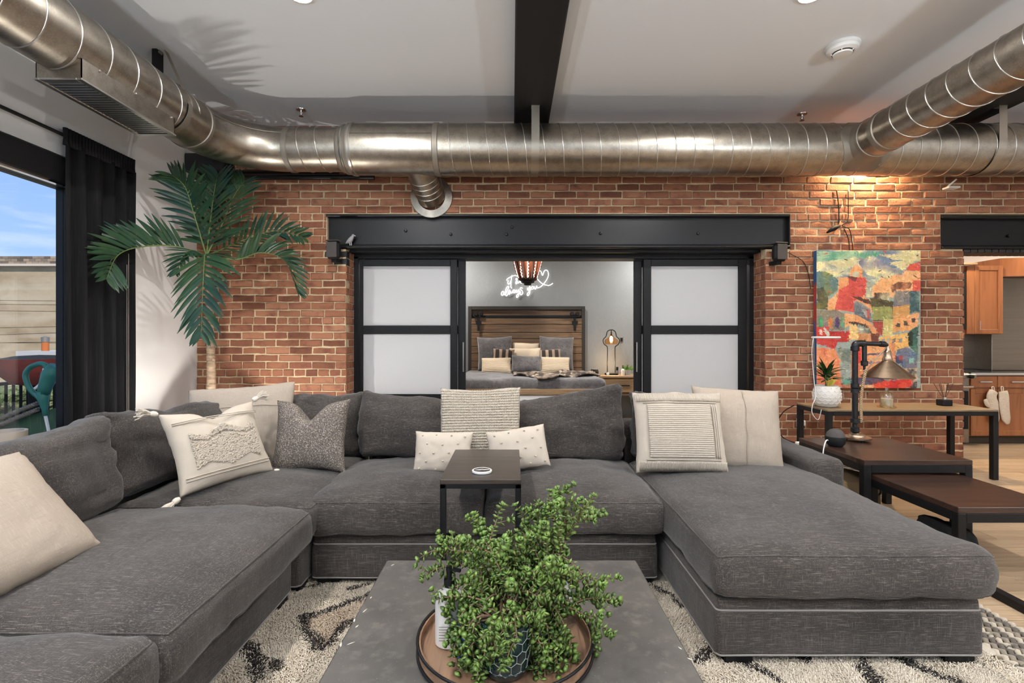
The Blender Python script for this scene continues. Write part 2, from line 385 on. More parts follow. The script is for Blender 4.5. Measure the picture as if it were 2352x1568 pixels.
def emit_brick(x0, x1, z, part, yfront, black=False):
    global n_parts
    L = x1 - x0; kind = 's' if L > .2 else ('t' if L > .14 else 'h'); me, L0 = BRM[kind, random.randrange(6)]
    if part and n_parts < 300:
        o = inst(me, 'brick', wb, BI @ Vector((x0, yfront, z)), (0, R(random.uniform(-.5, .5)), 0), (L / L0, 1, 1)); n_parts += 1
        if black: o.material_slots[0].link = 'OBJECT'; o.material_slots[0].material = M['black_brick']
    else:
        s_ = L / L0
        vs = [(v.co.x * s_ + x0, v.co.y + yfront, v.co.z + z) for v in me.vertices]
        stuff.add(vs, [tuple(p.vertices) for p in me.polygons], 1 if black else 0)
course = 0; z = JT
while z < ZC - .02:
    hdr = course % 7 == 4; unit = (.118 if hdr else BL) + JT
    x = WL + .004 - (0 if course % 2 == 0 else unit * .5) - random.uniform(0, .03)
    zc = z + CH / 2
    while x < XR - .2:
        ln = unit - JT + random.uniform(-.008, .008); segs = [(max(x, WL + .004), x + ln)]
        for rx0, rx1, rz0, rz1 in rects:
            if rz0 < zc < rz1:
                ns = []
                for a, b_ in segs:
                    if b_ <= rx0 or a >= rx1: ns.append((a, b_))
                    else:
                        if a < rx0: ns.append((a, rx0 - .001))
                        if b_ > rx1: ns.append((rx1 + .001, b_))
                segs = ns
        for a, b_ in segs:
            if b_ - a < .012: continue
            inview = (.80 < zc < 2.40 and -3.3 < a < JL) or (JR < a < KJ and .75 < zc < 2.3 and not (3.42 < a and b_ < 4.45 and .86 < zc < 2.28))
            black = JL - .03 < b_ < JL + .02 and ZL0 - .17 < zc < ZL0
            emit_brick(a, b_, z, inview, WB + random.uniform(-.005, .006), black)
        x += ln + JT
    # bricks of the reveals
    if zc < ZL0 - .02:
        for jx, sg in ((JL, 1), (JR, -1), (KJ, 1)):
            d0, d1 = (WB + .105, WB + .262) if course % 2 else (WB + .09, WB + .19)
            stuff.box(jx - .1 if sg > 0 else jx, jx if sg > 0 else jx + .1, d0 + .01, d1, z, z + CH - JT, .006)
            if d1 < WB + .25: stuff.box(jx - .1 if sg > 0 else jx, jx if sg > 0 else jx + .1, d1 + .011, WB + .268, z, z + CH - JT, .006)
    course += 1; z += CH
stuff.build('brick_field', [M['brick'], M['black_brick']], wb, kind='stuff', recalc=True, smooth=25)

# ------------------------------------------------------------------ beams
def beam(name, x0, x1, label):
    return MB().box(x0, x1, YB, WB + .05, 3.60, ZC + .02, .012).build(name, M['beam'], kind='structure', label=label)
beam('trim_1', .023, .386, 'black timber ceiling beam at the centre')
beam('trim_2', 4.42, 4.89, 'black timber ceiling beam at the right')

# ------------------------------------------------------------------ steel lintels
def channel(name, x0, x1, z0, z1, y, label, bolts, ends=True):
    t = thing(name, label, 'lintel', ((x0 + x1) / 2, y, z0))
    t['kind'] = 'structure'
    MB().box(x0, x1, y + .055, y + .10, z0, z1, .004).build('web', M['steel'], t)
    MB().box(x0, x1, y - .015, y + .06, z1 - .03, z1, .008).build('top_flange', M['steel'], t)
    MB().box(x0, x1, y - .02, y + .06, z0, z0 + .028, .008).build('bottom_flange', M['steel'], t)
    MB().box(x0, x1, y + .03, y + .056, z0 + .02, z0 + .05, .01).build('fillet', M['steel'], t)
    if ends: MB().box(x1 - .012, x1, y - .01, y + .06, z0, z1, .003).build('end_plate', M['steel'], t)
    for bx, bz in bolts: MB().lathe([(.018, -.012), (.014, -.02), (.0, -.022)], (bx, y + .055, bz), 8, 'Y').build('bolt', M['steel'], t)
    return t
channel('steel_lintel', LX0, LX1, ZL0, ZL1, WB, 'long black steel channel lintel over the bedroom opening', [(-1.2, 2.56), (-.69, 2.52), (-.06, 2.52), (.0, 2.60), (1.0, 2.53), (2.1, 2.53)])
channel('steel_lintel', KX0, XR - .02, ZL0 - .01, ZL1 - .02, WB, 'glossy black steel lintel over the kitchen opening', [(5.6, 2.5)], False)
# painted soffit bricks under the kitchen lintel
mb = MB()
x = KJ
while x < 7.4: mb.box(x, x + .07, WB + .0, WB + .26, ZL0 - .05, ZL0 - .01, .006); x += .079
mb.build('trim_3', M['black_brick'], kind='structure', label='black painted brick soffit of the kitchen opening')
# ------------------------------------------------------------------ sliding doors to the bedroom
DY = 5.88
MB().box(JL, JR, DY - .02, DY + .2, 2.28, ZL0 + .03).box(JL, JL + .05, DY - .02, DY + .2, 0, 2.3).box(JR - .05, JR, DY - .02, DY + .2, 0, 2.3).box(JL, JR, WB + .1, DY, ZL0 - .03, ZL0 + .02).build('trim_4', M['black'], kind='structure', label='black metal frame around the sliding doors')
MB().box(JL, JR, DY - .02, DY + .2, 0, .015).build('trim_5', M['black'], kind='structure', label='black floor track of the sliding doors')
def leaf(n, x0, x1, y, label, st0, st1, handle=None):
    d = thing(n, label, 'sliding door', ((x0 + x1) / 2, y, .015)); d['kind'] = 'structure'
    y0, y1 = y, y + .045; z0, z1 = .016, 2.275
    MB().box(x0, x0 + st0, y0, y1, z0, z1, .003).build('stile', M['black'], d)
    MB().box(x1 - st1, x1, y0, y1, z0, z1, .003).build('stile', M['black'], d)
    for a, b in ((z0, .09), (.60, .69), (1.397, 1.497), (2.195, z1)): MB().box(x0 + st0, x1 - st1, y0 + .003, y1 - .003, a, b, .003).build('rail', M['black'], d)
    for a, b in ((.09, .60), (.69, 1.397), (1.497, 2.195)): MB().box(x0 + st0 - .008, x1 - st1 + .008, y0 + .018, y1 - .018, a - .008, b + .008).build('frosted_pane', M['frost'], d)
    if handle:
        MB().bar((handle, y0 - .03, .95), (handle, y0 - .03, 1.30), .016).bar((handle, y0 - .03, 1.0), (handle, y0 + .005, 1.0), .012).bar((handle, y0 - .03, 1.26), (handle, y0 + .005, 1.26), .012).build('pull_handle', M['steelk'], d)
leaf('door_1', -1.79, -.645, DY, 'black framed frosted glass sliding door at the left of the bedroom opening', .04, .08)
leaf('door_2', 1.545, 2.76, DY, 'black framed frosted glass sliding door at the right of the bedroom opening', .09, .10)
leaf('door_3', -1.75, -.552, DY + .07, 'rear left sliding door leaf with slim pull handle', .05, .09, -.575)
leaf('door_4', 1.452, 2.70, DY + .07, 'rear right sliding door leaf with slim pull handle', .09, .05, 1.475)

# ------------------------------------------------------------------ bedroom shell
BB = 8.66
MB().box(-3.3, 4.6, BB, BB + .1, 0, 3.1).build('wall_bedroom', M['wallpaper'], kind='structure', label='grey textured wall behind the bed')
MB().box(-3.4, -3.3, WB + .27, BB, 0, 3.1).build('wall_bedroom_left', M['paint'], kind='structure', label='white side wall of the bedroom')
MB().box(4.5, 4.6, WB + .27, BB, 0, 3.1).build('wall_bedroom_right', M['paint'], kind='structure', label='white wall between bedroom and kitchen')
MB().box(-3.4, 4.6, WB + .271, BB + .1, 3.0, 3.1).build('ceiling_bedroom', M['ceil'], kind='structure', label='white bedroom ceiling')
# ------------------------------------------------------------------ kitchen shell
MB().box(4.6, XR, 7.0, 7.1, 0, 2.9).build('wall_kitchen', M['paint'], kind='structure', label='kitchen wall behind the cabinets')
MB().box(4.6, XR, WB + .271, 7.1, 2.72, 2.82).build('ceiling_kitchen', M['ceil'], kind='structure', label='white kitchen ceiling')

# ------------------------------------------------------------------ window in the left wall
wd = thing('window_1', 'tall black framed balcony window with a dark roller blind box', 'window', (WL - .1, 1.3, 0)); wd['kind'] = 'structure'
def wb_(n, *a, mat='black'): return MB().box(*a).build(n, M[mat], wd)
wb_('frame', WL - .16, WL - .02, W1 - .07, W1, 0, 2.60); wb_('frame', WL - .16, WL - .02, W0, W0 + .07, 0, 2.60)
wb_('frame', WL - .16, WL - .02, W0, W1, 2.55, 2.63); wb_('frame', WL - .16, WL - .02, W0, W1, 0, .07); wb_('mullion', WL - .14, WL - .04, 1.30, 1.37, .07, 2.55)
MB().box(WL - .1, WL + .03, W0, W1, 2.553, 2.765, .01).build('blind_box', M['matte'], wd)
MB().box(WL - .02, WL + .02, W0, W1, 2.540, 2.554).build('sill_strip', M['chrome'], wd)
wb_('pane', WL - .105, WL - .095, W0 + .07, 1.30, .07, 2.55, mat='pane'); wb_('pane', WL - .105, WL - .095, 1.37, W1 - .07, .07, 2.55, mat='pane')
MB().tube([(WL + .05, YB + 1, 2.925), (WL + .05, 4.60, 2.925)], .014, 8).build('curtain_rail', M['matte'], label='thin black curtain rail above the window', cat='curtain rail')
# unseen rear windows added to brighten the ceiling
for i, (x0, x1) in enumerate(((-2.9, -.6), (-.1, 2.2), (2.7, 5.0))):
    w = thing('window_%d' % (i + 2), 'added tall window, unseen behind the viewer', 'window', ((x0 + x1) / 2, YB - .1, .7), group='added rear windows'); w['kind'] = 'structure'
    for a in ((x0, x0 + .06, .7, 3.0), (x1 - .06, x1, .7, 3.0), (x0, x1, .7, .76), (x0, x1, 2.94, 3.0), ((x0 + x1) / 2 - .03, (x0 + x1) / 2 + .03, .76, 2.94)):
        MB().box(a[0], a[1], YB - .14, YB - .06, a[2], a[3]).build('frame', M['black'], w)
    MB().box(x0 + .05, x1 - .05, YB - .105, YB - .095, .75, 2.95).build('pane', M['pane'], w)

# ------------------------------------------------------------------ recessed downlights
M['led'] = mk('lit_diffuser', (1, 1, 1), .5, emit=((1.0, .95, .88), 9.0))
def downlight(x, y, z, label, energy, group='recessed ceiling lights', col=(1.0, .97, .94)):
    t = thing('recessed_light', label, 'ceiling light', (x, y, z - .012), group=group)
    MB().lathe([(.095, -.001), (.095, -.008), (.078, -.012), (.076, -.001)], (x, y, z), 28, cap=False).build('trim_ring', M['white'], t, smooth=True)
    MB().lathe([(.077, -.003), (.001, -.003)], (x, y, z), 28).build('diffuser', M['led'], t)
    l = add_light('downlight', 'AREA', (0, 0, -.012), energy, col, .14); l.parent = t
spots = [(-1.46, 3.45, 'lit recessed ceiling light left of the centre beam'), (2.06, 3.45, 'lit recessed ceiling light right of the centre beam')]
for x, y, lb in spots: downlight(x, y, ZC, lb, CAN)
for x in (-1.46, 2.06, 5.9):  # further ceiling lights, out of view, added to brighten room and ceiling
    for y in (1.1, -1.3): downlight(x, y, ZC, 'added ceiling light, unseen %s the viewer, %s' % ('above' if y > 0 else 'behind', {-1.46: 'left of the centre beam', 2.06: 'right of the centre beam', 5.9: 'far at the right'}[x]), CAN)
for x, y, lb in ((-1.2, 7.9, 'left of the bed'), (2.4, 7.9, 'above the nightstand side'), (.4, 6.6, 'near the sliding doors')): downlight(x, y, 3.0, 'added unseen bedroom ceiling light ' + lb, 46, col=(1, .97, .93))  # unseen lamps added to light the bedroom
for x in (5.6, 7.0): downlight(x, 6.2, 2.72, 'added unseen kitchen ceiling light ' + ('near the cooker' if x < 6 else 'near the fridge'), 22, col=(1, .86, .68))  # unseen lamps added so the kitchen opening is lit
# ------------------------------------------------------------------ air duct
DZ, DYY, DR, LR, LXc = 3.265, 5.10, .25, .215, -2.88
duct = thing('air_duct', 'galvanised spiral air duct running under the ceiling and bending to the left', 'air duct', (0, DYY, DZ - DR))
def helix(axis, c0, c1, fixed, r, pitch, w=.0055, ph=0.):
    n = max(8, int(abs(c1 - c0) / pitch * 34)); pts = []
    for i in range(n + 1):
        a = ph + 2 * math.pi * i / 34; s = c0 + (c1 - c0) * i / n
        u, v = (r + .001) * math.cos(a), (r + .001) * math.sin(a)
        pts.append((s, fixed[0] + u, fixed[1] + v) if axis == 'X' else (fixed[0] + u, s, fixed[1] + v))
    return MB().tube(pts, w, 5)
def pipe(axis, c0, c1, fixed, r, seg=48):
    n = 2
    return MB().lathe([(r, c0), (r, c1)], (0, fixed[0], fixed[1]) if axis == 'X' else (fixed[0], 0, fixed[1]), seg, axis, cap=False)
def band(axis, c, w, fixed, r, mat, par, name='collar'):
    pr = [(r, c - w), (r + .008, c - w * .8), (r + .009, c + w * .8), (r, c + w)]
    return MB().lathe(pr, (0, fixed[0], fixed[1]) if axis == 'X' else (fixed[0], 0, fixed[1]), 48, axis, cap=False).build(name, M[mat], par, smooth=True)
mp = pipe('X', -.76, 8.1, (DYY, DZ), DR).build('main_pipe', M['galv'], duct, smooth=True)
helix('X', -.70, 8.1, (DYY, DZ), DR, .183).build('spiral_seam', M['galv2'], mp, smooth='all')
sl = pipe('X', -1.60, -.76, (DYY, DZ), DR).build('plain_sleeve', M['galv'], duct, smooth=True)
MB().box(-1.58, -.78, DYY - DR * math.cos(.3) - .002, DYY - DR * math.cos(.3) + .01, DZ + DR * math.sin(.3) - .0025, DZ + DR * math.sin(.3) + .0025).build('lap_seam', M['bedframe'], sl)
band('X', -.755, .03, (DYY, DZ), DR, 'galvd', duct); band('X', -1.60, .012, (DYY, DZ), DR, 'galv2', duct)
MB().lathe([(LR, -1.74), (LR + .012, -1.72), (LR + .008, -1.69), (DR + .004, -1.63), (DR + .006, -1.59), (DR, -1.58)], (0, DYY, DZ), 48, 'X', cap=False).build('reducer', M['galvd'], duct, smooth=True)
MB().lathe([(LR + .02, -1.695), (LR + .028, -1.685), (LR + .03, -1.67), (LR + .022, -1.665)], (0, DYY, DZ), 48, 'X', cap=False).build('reducer_ring', M['galv2'], duct, smooth=True)
sp = pipe('X', -2.24, -1.70, (DYY, DZ), LR).build('short_pipe', M['galv'], duct, smooth=True)
helix('X', -2.14, -1.78, (DYY, DZ), LR, .18, ph=2).build('spiral_seam', M['galv2'], sp, smooth='all')
band('X', -2.24, .028, (DYY, DZ), LR, 'galvd', duct)
RE = .64; pts = [(-2.24 - RE * math.sin(a), DYY - RE * (1 - math.cos(a)), DZ) for a in [math.pi / 2 * i / 18 for i in range(19)]]
eb = MB().tube(pts, LR, 48, cap=False).build('elbow', M['galv'], duct, smooth=True)
MB().tube([(p[0] + .0, p[1] - .0, DZ + .1) for p in [(-2.24 - (RE - .193) * math.sin(a), DYY - (RE) + (RE - .193) * math.cos(a)) for a in [math.pi / 2 * i / 16 for i in range(17)]]], .003, 5).build('lap_seam', M['galvd'], eb)
lp = pipe('Y', 4.46, .2, (LXc, DZ), LR).build('side_pipe', M['galv'], duct, smooth=True)
helix('Y', 4.28, .2, (LXc, DZ), LR, .235).build('spiral_seam', M['galv2'], lp, smooth='all')
band('Y', 4.47, .02, (LXc, DZ), LR, 'galvd', duct); band('Y', 4.18, .014, (LXc, DZ), LR, 'galv', duct)
# branch at the right
BX, BRr = 3.466, .185
br = pipe('Y', 4.83, .5, (BX, DZ), BRr).build('branch_pipe', M['galv'], duct, smooth=True)
helix('Y', 4.45, .5, (BX, DZ), BRr, .19).build('spiral_seam', M['galv2'], br, smooth='all')
band('Y', 4.60, .035, (BX, DZ), BRr, 'galvd', duct); band('Y', 4.78, .02, (BX, DZ), BRr, 'galvd', duct)
# saddle: flange of the branch lying on the main pipe
mb = MB(); n = 48; rings = []
for q, (rr, lift) in enumerate(((BRr + .002, None), (BRr + .02, .012), (BRr + .085, .007), (BRr + .088, .0))):
    for k in range(n):
        a = 2 * math.pi * k / n; irr = 1 + (.05 * math.sin(5 * a) if q >= 2 else 0)
        x = BX + rr * irr * math.cos(a); zz = min(max(rr * irr * math.sin(a), -.243), .243)
        y = DYY - math.sqrt(max((DR + (lift or 0)) ** 2 - zz * zz, 0.0002)) if lift is not None else 4.78
        rings.append((x, y, DZ + zz))
mb.add(rings, [(q * n + k, q * n + (k + 1) % n, (q + 1) * n + (k + 1) % n, (q + 1) * n + k) for q in range(3) for k in range(n)])
mb.build('saddle', M['galvd'], duct, smooth=True)
# stub into the brick wall
a0, a1 = Vector((-.97, 5.13, 3.17)), Vector((-.90, 5.60, 2.925))
st = MB().tube([a0, a0.lerp(a1, .5), a1], .155, 32, cap=False).build('wall_stub', M['galv'], duct, smooth=True)
for f in (.38, .52, .66, .80):
    c = a0.lerp(a1, f); d = (a1 - a0).normalized(); u = d.orthogonal().normalized(); w = d.cross(u)
    MB().tube([c + (u * math.cos(t) + w * math.sin(t)) * .158 for t in [2 * math.pi * k / 32 for k in range(32)]], .005, 5, closed=True).build('seam_ring', M['galv2'], st, smooth='all')
MB().lathe([(.155, -.018), (.155, -.03), (.232, -.012), (.236, 0), (.155, 0)], (-.90, WB - .003, 2.925), 40, 'Y', cap=False).build('wall_flange', M['galv'], duct, smooth=True)
# register box with louvres
rg = MB().box(-3.012, -2.722, 3.166, 4.04, 2.985, 3.12).box(-3.02, -2.714, 3.158, 4.048, 2.98, 2.992)
rg = MB().box(-3.012, -3.006, 3.166, 4.04, 2.99, 3.13).box(-2.728, -2.722, 3.166, 4.04, 2.99, 3.13).box(-3.012, -2.722, 3.166, 3.172, 2.99, 3.13).box(-3.012, -2.722, 4.034, 4.04, 2.99, 3.13).build('register_box', M['galv'], duct)
fr = MB().box(-3.02, -2.985, 3.158, 4.048, 2.980, 2.992, .002).box(-2.749, -2.714, 3.158, 4.048, 2.980, 2.992, .002).box(-2.985, -2.749, 3.158, 3.20, 2.980, 2.992, .002).box(-2.985, -2.749, 4.006, 4.048, 2.980, 2.992, .002).build('register_frame', M['galv2'], duct)
MB().box(-3.0, -2.73, 3.18, 4.03, 3.03, 3.035).build('damper', M['matte'], rg)
lv = None
for i in range(23):
    y = 3.212 + i * .0345
    if lv is None: lv = MB().add([(-2.985, y + .017, 2.983), (-2.749, y + .017, 2.983), (-2.749, y, 2.987), (-2.985, y, 2.987), (-2.985, y + .018, 2.985), (-2.749, y + .018, 2.985), (-2.749, y + .001, 2.989), (-2.985, y + .001, 2.989)], [(0, 1, 2, 3), (7, 6, 5, 4), (0, 4, 5, 1), (2, 6, 7, 3), (1, 5, 6, 2), (0, 3, 7, 4)]).build('louver', M['galv2'], rg)
    else: inst(lv, 'louver', rg, (0, i * .0345, 0))
for y, z in ((3.30, 3.11), (3.62, 3.115), (4.0, 3.11)): MB().lathe([(.008, 0), (.008, .008), (.003, .011)], (-2.722, y, z), 8, 'X').build('screw', M['galv2'], rg)
# hanger straps
def strap(x, y, z, r, axis, ztop, w=.045, spread=.0):
    pts = []
    for k in range(25):
        a = math.pi * (k / 24) + math.pi; pts.append((math.cos(a) * (r + .005), math.sin(a) * (r + .005)))
    pts = [(-spread if spread else -(r + .005), ztop - z)] + pts + [(spread if spread else (r + .005), ztop - z)]
    mb = MB(); vs = []
    for u, v in pts:
        k = math.hypot(u, v); nu, nv = u / k * .003, v / k * .003
        for du, dw in ((0, -w / 2), (0, w / 2)):
            for s_ in (0, 1): vs.append((x + dw, y + u + nu * s_, z + v + nv * s_) if axis == 'X' else (x + u + nu * s_, y + dw, z + v + nv * s_))
    n = len(pts); fs = []
    for i in range(n - 1):
        o = i * 4; p = o + 4
        fs += [(o, o + 2, p + 2, p), (o + 1, p + 1, p + 3, o + 3), (o, p, p + 1, o + 1), (o + 2, o + 3, p + 3, p + 2)]
    return mb.add(vs, fs)
for x, nm in ((.227, 'hanger_strap'), (4.75, 'hanger_strap')):
    s_ = strap(x, DYY, DZ, DR + .004, 'X', 3.60, .078).build(nm, M['strap'], duct, smooth=30)
    MB().box(x - .04, x + .04, DYY - DR - .012, DYY - DR + .05, 3.592, 3.60).build('strap_foot', M['strap'], s_)
strap(LXc, 4.14, DZ, LR + .004, 'Y', ZC, .05, spread=.02).build('hanger_strap', M['galvd'], duct, smooth=30)
MB().box(LXc - .07, LXc - .03, 4.10, 4.18, 3.40, ZC).build('hanger_strap', M['matte'], duct)
# dark pipe along the top of the brick wall
MB().tube([(-3.45, 5.45, 3.10), (-1.5, 5.45, 3.10)], .03, 12).tube([(-3.45, 5.50, 3.17), (-1.9, 5.50, 3.17)], .02, 10).build('black_pipe', M['steel'], smooth=True, label='black pipe along the top of the brick wall behind the duct', cat='pipe')
MB().box(WL + .005, -3.1, 5.38, 5.58, 3.14, 3.34, .01).build('trim_6', M['beam'], kind='structure', label='dark beam end in the corner above the palm')

# ------------------------------------------------------------------ ceiling fittings
t = thing('smoke_detector', 'round white smoke detector on the ceiling near the branch duct', 'smoke detector', (2.68, 4.06, ZC - .07))
MB().lathe([(.125, 0), (.125, -.02), (.118, -.026)], (2.68, 4.06, ZC), 36).build('base_plate', M['white'], t, smooth=True)
MB().lathe([(.116, -.024), (.112, -.05), (.085, -.062), (.08, -.06)], (2.68, 4.06, ZC), 36).build('cover', M['white'], t, smooth=True)
MB().lathe([(.075, -.058), (.074, -.066)], (2.68, 4.06, ZC), 36).build('sensing_slot', M['matte'], t, smooth=True)
MB().lathe([(.072, -.064), (.066, -.076), (.02, -.08)], (2.68, 4.06, ZC), 36).build('cap', M['white'], t, smooth=True)
for k in range(5):
    a = k * 2 * math.pi / 5 + .3; c, s_ = math.cos(a), math.sin(a)
    MB().bar((2.68 + c * .055, 4.06 + s_ * .055, ZC - .066), (2.68 + c * .082, 4.06 + s_ * .082, ZC - .06), .008, .012).build('rib', M['white'], t)
def sprinkler(x, y, lb):
    t = thing('sprinkler_head', lb, 'sprinkler', (x, y, ZC - .075), group='ceiling sprinklers')
    MB().lathe([(.05, 0), (.048, -.006), (.02, -.014)], (x, y, ZC), 20).build('escutcheon', M['chrome'], t, smooth=True)
    MB().lathe([(.012, -.01), (.014, -.03), (.006, -.04), (.005, -.062)], (x, y, ZC), 10).build('body', M['chrome'], t, smooth=True)
    for s_ in (-1, 1): MB().tube([(x + s_ * .012, y, ZC - .03), (x + s_ * .018, y, ZC - .045), (x + s_ * .004, y, ZC - .066)], .003, 5).build('arm', M['chrome'], t)
    MB().lathe([(.022, -.066), (.024, -.07), (.004, -.072)], (x, y, ZC), 12).build('deflector', M['chrome'], t, smooth=True)
sprinkler(-2.19, 5.2, 'chrome sprinkler head on the ceiling left of the centre beam'); sprinkler(3.07, 5.3, 'chrome sprinkler head on the ceiling right of the centre beam')

# ------------------------------------------------------------------ soft shapes
def lattice(h, r, n):
    e_ = [-h, -h + r * .3, -h + r * .65]; core = [(-h + r) + (2 * (h - r)) * i / n for i in range(n + 1)]
    return e_ + core + [-q for q in reversed(e_)]
def soft_box(hx, hy, hz, r, nx=10, ny=10, nz=3, fn=None):
    r = min(r, hx * .98, hy * .98, hz * .98)
    ax = [lattice(hx, r, nx), lattice(hy, r, ny), lattice(hz, r, nz)]; hh = (hx, hy, hz); mb = MB(); idx = {}
    def vid(i, j, k):
        key = (i, j, k)
        if key not in idx:
            p = Vector((ax[0][i], ax[1][j], ax[2][k]))
            inn = Vector([max(-(hh[q] - r), min(hh[q] - r, p[q])) for q in range(3)]); d = p - inn
            p = inn + d.normalized() * r
            if fn: p = fn(p, d.normalized())
            idx[key] = len(mb.v); mb.v.append(tuple(p))
        return idx[key]
    n = [len(a) - 1 for a in ax]
    for a in range(3):
        o1, o2 = (a + 1) % 3, (a + 2) % 3
        for sd in (0, n[a]):
            for u in range(n[o1]):
                for w in range(n[o2]):
                    q = []
                    for du, dw in ((0, 0), (1, 0), (1, 1), (0, 1)):
                        key = [0, 0, 0]; key[a] = sd; key[o1] = u + du; key[o2] = w + dw; q.append(vid(*key))
                    if sd == 0: q.reverse()
                    mb.f.append(tuple(q)); mb.m.append(0)
    def loop(k):
        nx_, ny_ = n[0], n[1]
        seq = [(i, 0) for i in range(nx_)] + [(nx_, j) for j in range(ny_)] + [(i, ny_) for i in range(nx_, 0, -1)] + [(0, j) for j in range(ny_, 0, -1)]
        return [idx[i, j, k] for i, j in seq]
    mb.loops = {'top': loop(n[2] - 1), 'low': loop(1), 'three_quarter': loop(int(n[2] * .72)), 'half': loop(n[2] // 2)}
    return mb
def seam_on(mb, key, r, name, mat, par):
    pts = [mb.v[i] for i in mb.loops[key]]
    return MB().tube(pts, r, 5, closed=True).build(name, M[mat], par, smooth='all')
def wrinkle(p, seed, amp, stretch=(3, 3, 3)):
    q = Vector((p.x * stretch[0], p.y * stretch[1], p.z * stretch[2])) + Vector((seed * 3.1, seed * 1.7, seed * .9))
    a = noise.noise(q * 1.1); b = 1 - abs(noise.noise(q * 2.3 + Vector((9, 2, 5)))) * 2.2
    return amp * (a * .9 - max(b, 0) ** 3 * .55)
def seat_cushion(x0, x1, y0, y1, z0, z1, seed, crown=.05, amp=.017):
    hx, hy, hz = (x1 - x0) / 2, (y1 - y0) / 2, (z1 - z0) / 2; c = Vector(((x0 + x1) / 2, (y0 + y1) / 2, (z0 + z1) / 2))
    def fn(p, d):
        u, v = p.x / hx, p.y / hy
        k = (1 - min(abs(u), 1) ** 2.5) * (1 - min(abs(v), 1) ** 2.5)
        if p.z > 0: p.z += crown * k * (p.z / hz)
        bulge = (1 - min(abs(p.z / hz), 1) ** 2) * .018
        p.x += math.copysign(bulge, d.x) if abs(d.x) > .5 else 0; p.y += math.copysign(bulge, d.y) if abs(d.y) > .5 else 0
        w = wrinkle(p, seed, amp, (2.2, 2.6, 2.2)) + wrinkle(p, seed + 4, amp * .5, (6, 5, 6))
        return p + d * w
    return soft_box(hx, hy, hz, .055, 16, 16, 4, fn).xform(Matrix.Translation(c))
def back_cushion_mb(w, h, t, seed, slump=(0, 0), amp=.016):
    # local: x width, y thickness (front -y), z up from 0
    hx, hy, hz = w / 2, t / 2, h / 2
    def fn(p, d):
        u, v = p.x / hx, p.z / hz
        k = (1 - min(abs(u), 1) ** 2.2) * (1 - min(abs(v), 1) ** 2.2)
        p.y += math.copysign(.055 * k, p.y) if abs(d.y) > .3 else 0
        if p.z > 0: p.z += (slump[0] * (-u) + slump[1] * u) * .5 * (v if v > 0 else 0) - .03 * (1 - u * u) * max(v, 0) ** 2 + .02 * abs(u) ** 6
        wv = wrinkle(Vector((p.x + p.z * .5, p.y, p.z - p.x * .25)), seed, amp, (2.2, 2, 5.0)) + wrinkle(p, seed + 7, amp * .55, (7, 5, 7))
        return p + d * wv
    return soft_box(hx, hy, hz, .06, 16, 2, 12, fn).xform(Matrix.Translation((0, 0, hz)))
def pillow_mb(w, h, t, seed=0, pinch=.07, chop=0., n=26, amp=.008, flat=3.0):
    mb = MB(); ids = {}
    def pt(i, j, side):
        u, v = -1 + 2 * i / n, -1 + 2 * j / n
        u = math.sin(u * math.pi / 2) * .55 + u * .45; v = math.sin(v * math.pi / 2) * .55 + v * .45
        x = w / 2 * u * (1 - pinch * (1 - v * v)); z = h / 2 * v * (1 - pinch * (1 - u * u))
        th = t / 2 * max((1 - abs(u) ** flat) * (1 - abs(v) ** flat), 0) ** .55
        z -= chop * math.exp(-(u / .3) ** 2) * max(0, (v + .35) / 1.35) ** 2
        if chop: th *= 1 - .25 * math.exp(-(u / .22) ** 2) * max(0, v)
        wv = wrinkle(Vector((x, side * .3, z)), seed, amp, (5, 1, 5)) * (1 if th > 1e-4 else 0)
        edge = wrinkle(Vector((x, 0, z)), seed + 3, .006, (6, 1, 6))
        return (x + edge, side * (th + wv) , z + edge)
    def vid(i, j, s):
        if i in (0, n) or j in (0, n): s = 0
        k = (i, j, s)
        if k not in ids: ids[k] = len(mb.v); mb.v.append(pt(i, j, s))
        return ids[k]
    for s in (-1, 1):
        for i in range(n):
            for j in range(n):
                q = [vid(i, j, s), vid(i + 1, j, s), vid(i + 1, j + 1, s), vid(i, j + 1, s)]
                if s > 0: q.reverse()
                mb.f.append(tuple(q)); mb.m.append(0)
    return mb
def outline(w, h, pinch, chop=0., off=0., n=40):
    pts = []
    for sd in range(4):
        for k in range(n // 4):
            f = -1 + 2 * k / (n // 4); u, v = ((f, -1), (1, f), (-f, 1), (-1, -f))[sd]
            x = w / 2 * u * (1 - pinch * (1 - v * v)); z = h / 2 * v * (1 - pinch * (1 - u * u)); z -= chop * math.exp(-(u / .3) ** 2) * max(0, (v + .35) / 1.35) ** 2
            pts.append((x, off, z))
    return pts

# ------------------------------------------------------------------ sectional sofa
SZ0, SZ1, SZ2 = .045, .285, .50           # base bottom, base top, seat edge height
def sofa_base(t, x0, x1, y0, y1, feet):
    hx, hy, hz = (x1 - x0) / 2, (y1 - y0) / 2, (SZ1 - SZ0) / 2
    def fn(p, d):
        if p.z > hz * .5: f = min(1, (p.z - hz * .5) / (hz * .12)); p.x -= d.x * .010 * f; p.y -= d.y * .010 * f
        return p + d * wrinkle(p, 2, .002, (5, 5, 5))
    bm_ = soft_box(hx, hy, hz, .025, 8, 8, 8, fn).xform(Matrix.Translation(((x0 + x1) / 2, (y0 + y1) / 2, SZ0 + hz))); bs = bm_.build('base', M['fabric'], t, smooth='all')
    seam_on(bm_, 'low', .005, 'piping', 'piping', bs); seam_on(bm_, 'three_quarter', .0048, 'piping', 'piping', bs)
    for fx, fy in feet: MB().box(fx - .06, fx + .06, fy - .05, fy + .05, .014, SZ0 + .01, .006).build('foot', M['black'], t)
    return bs
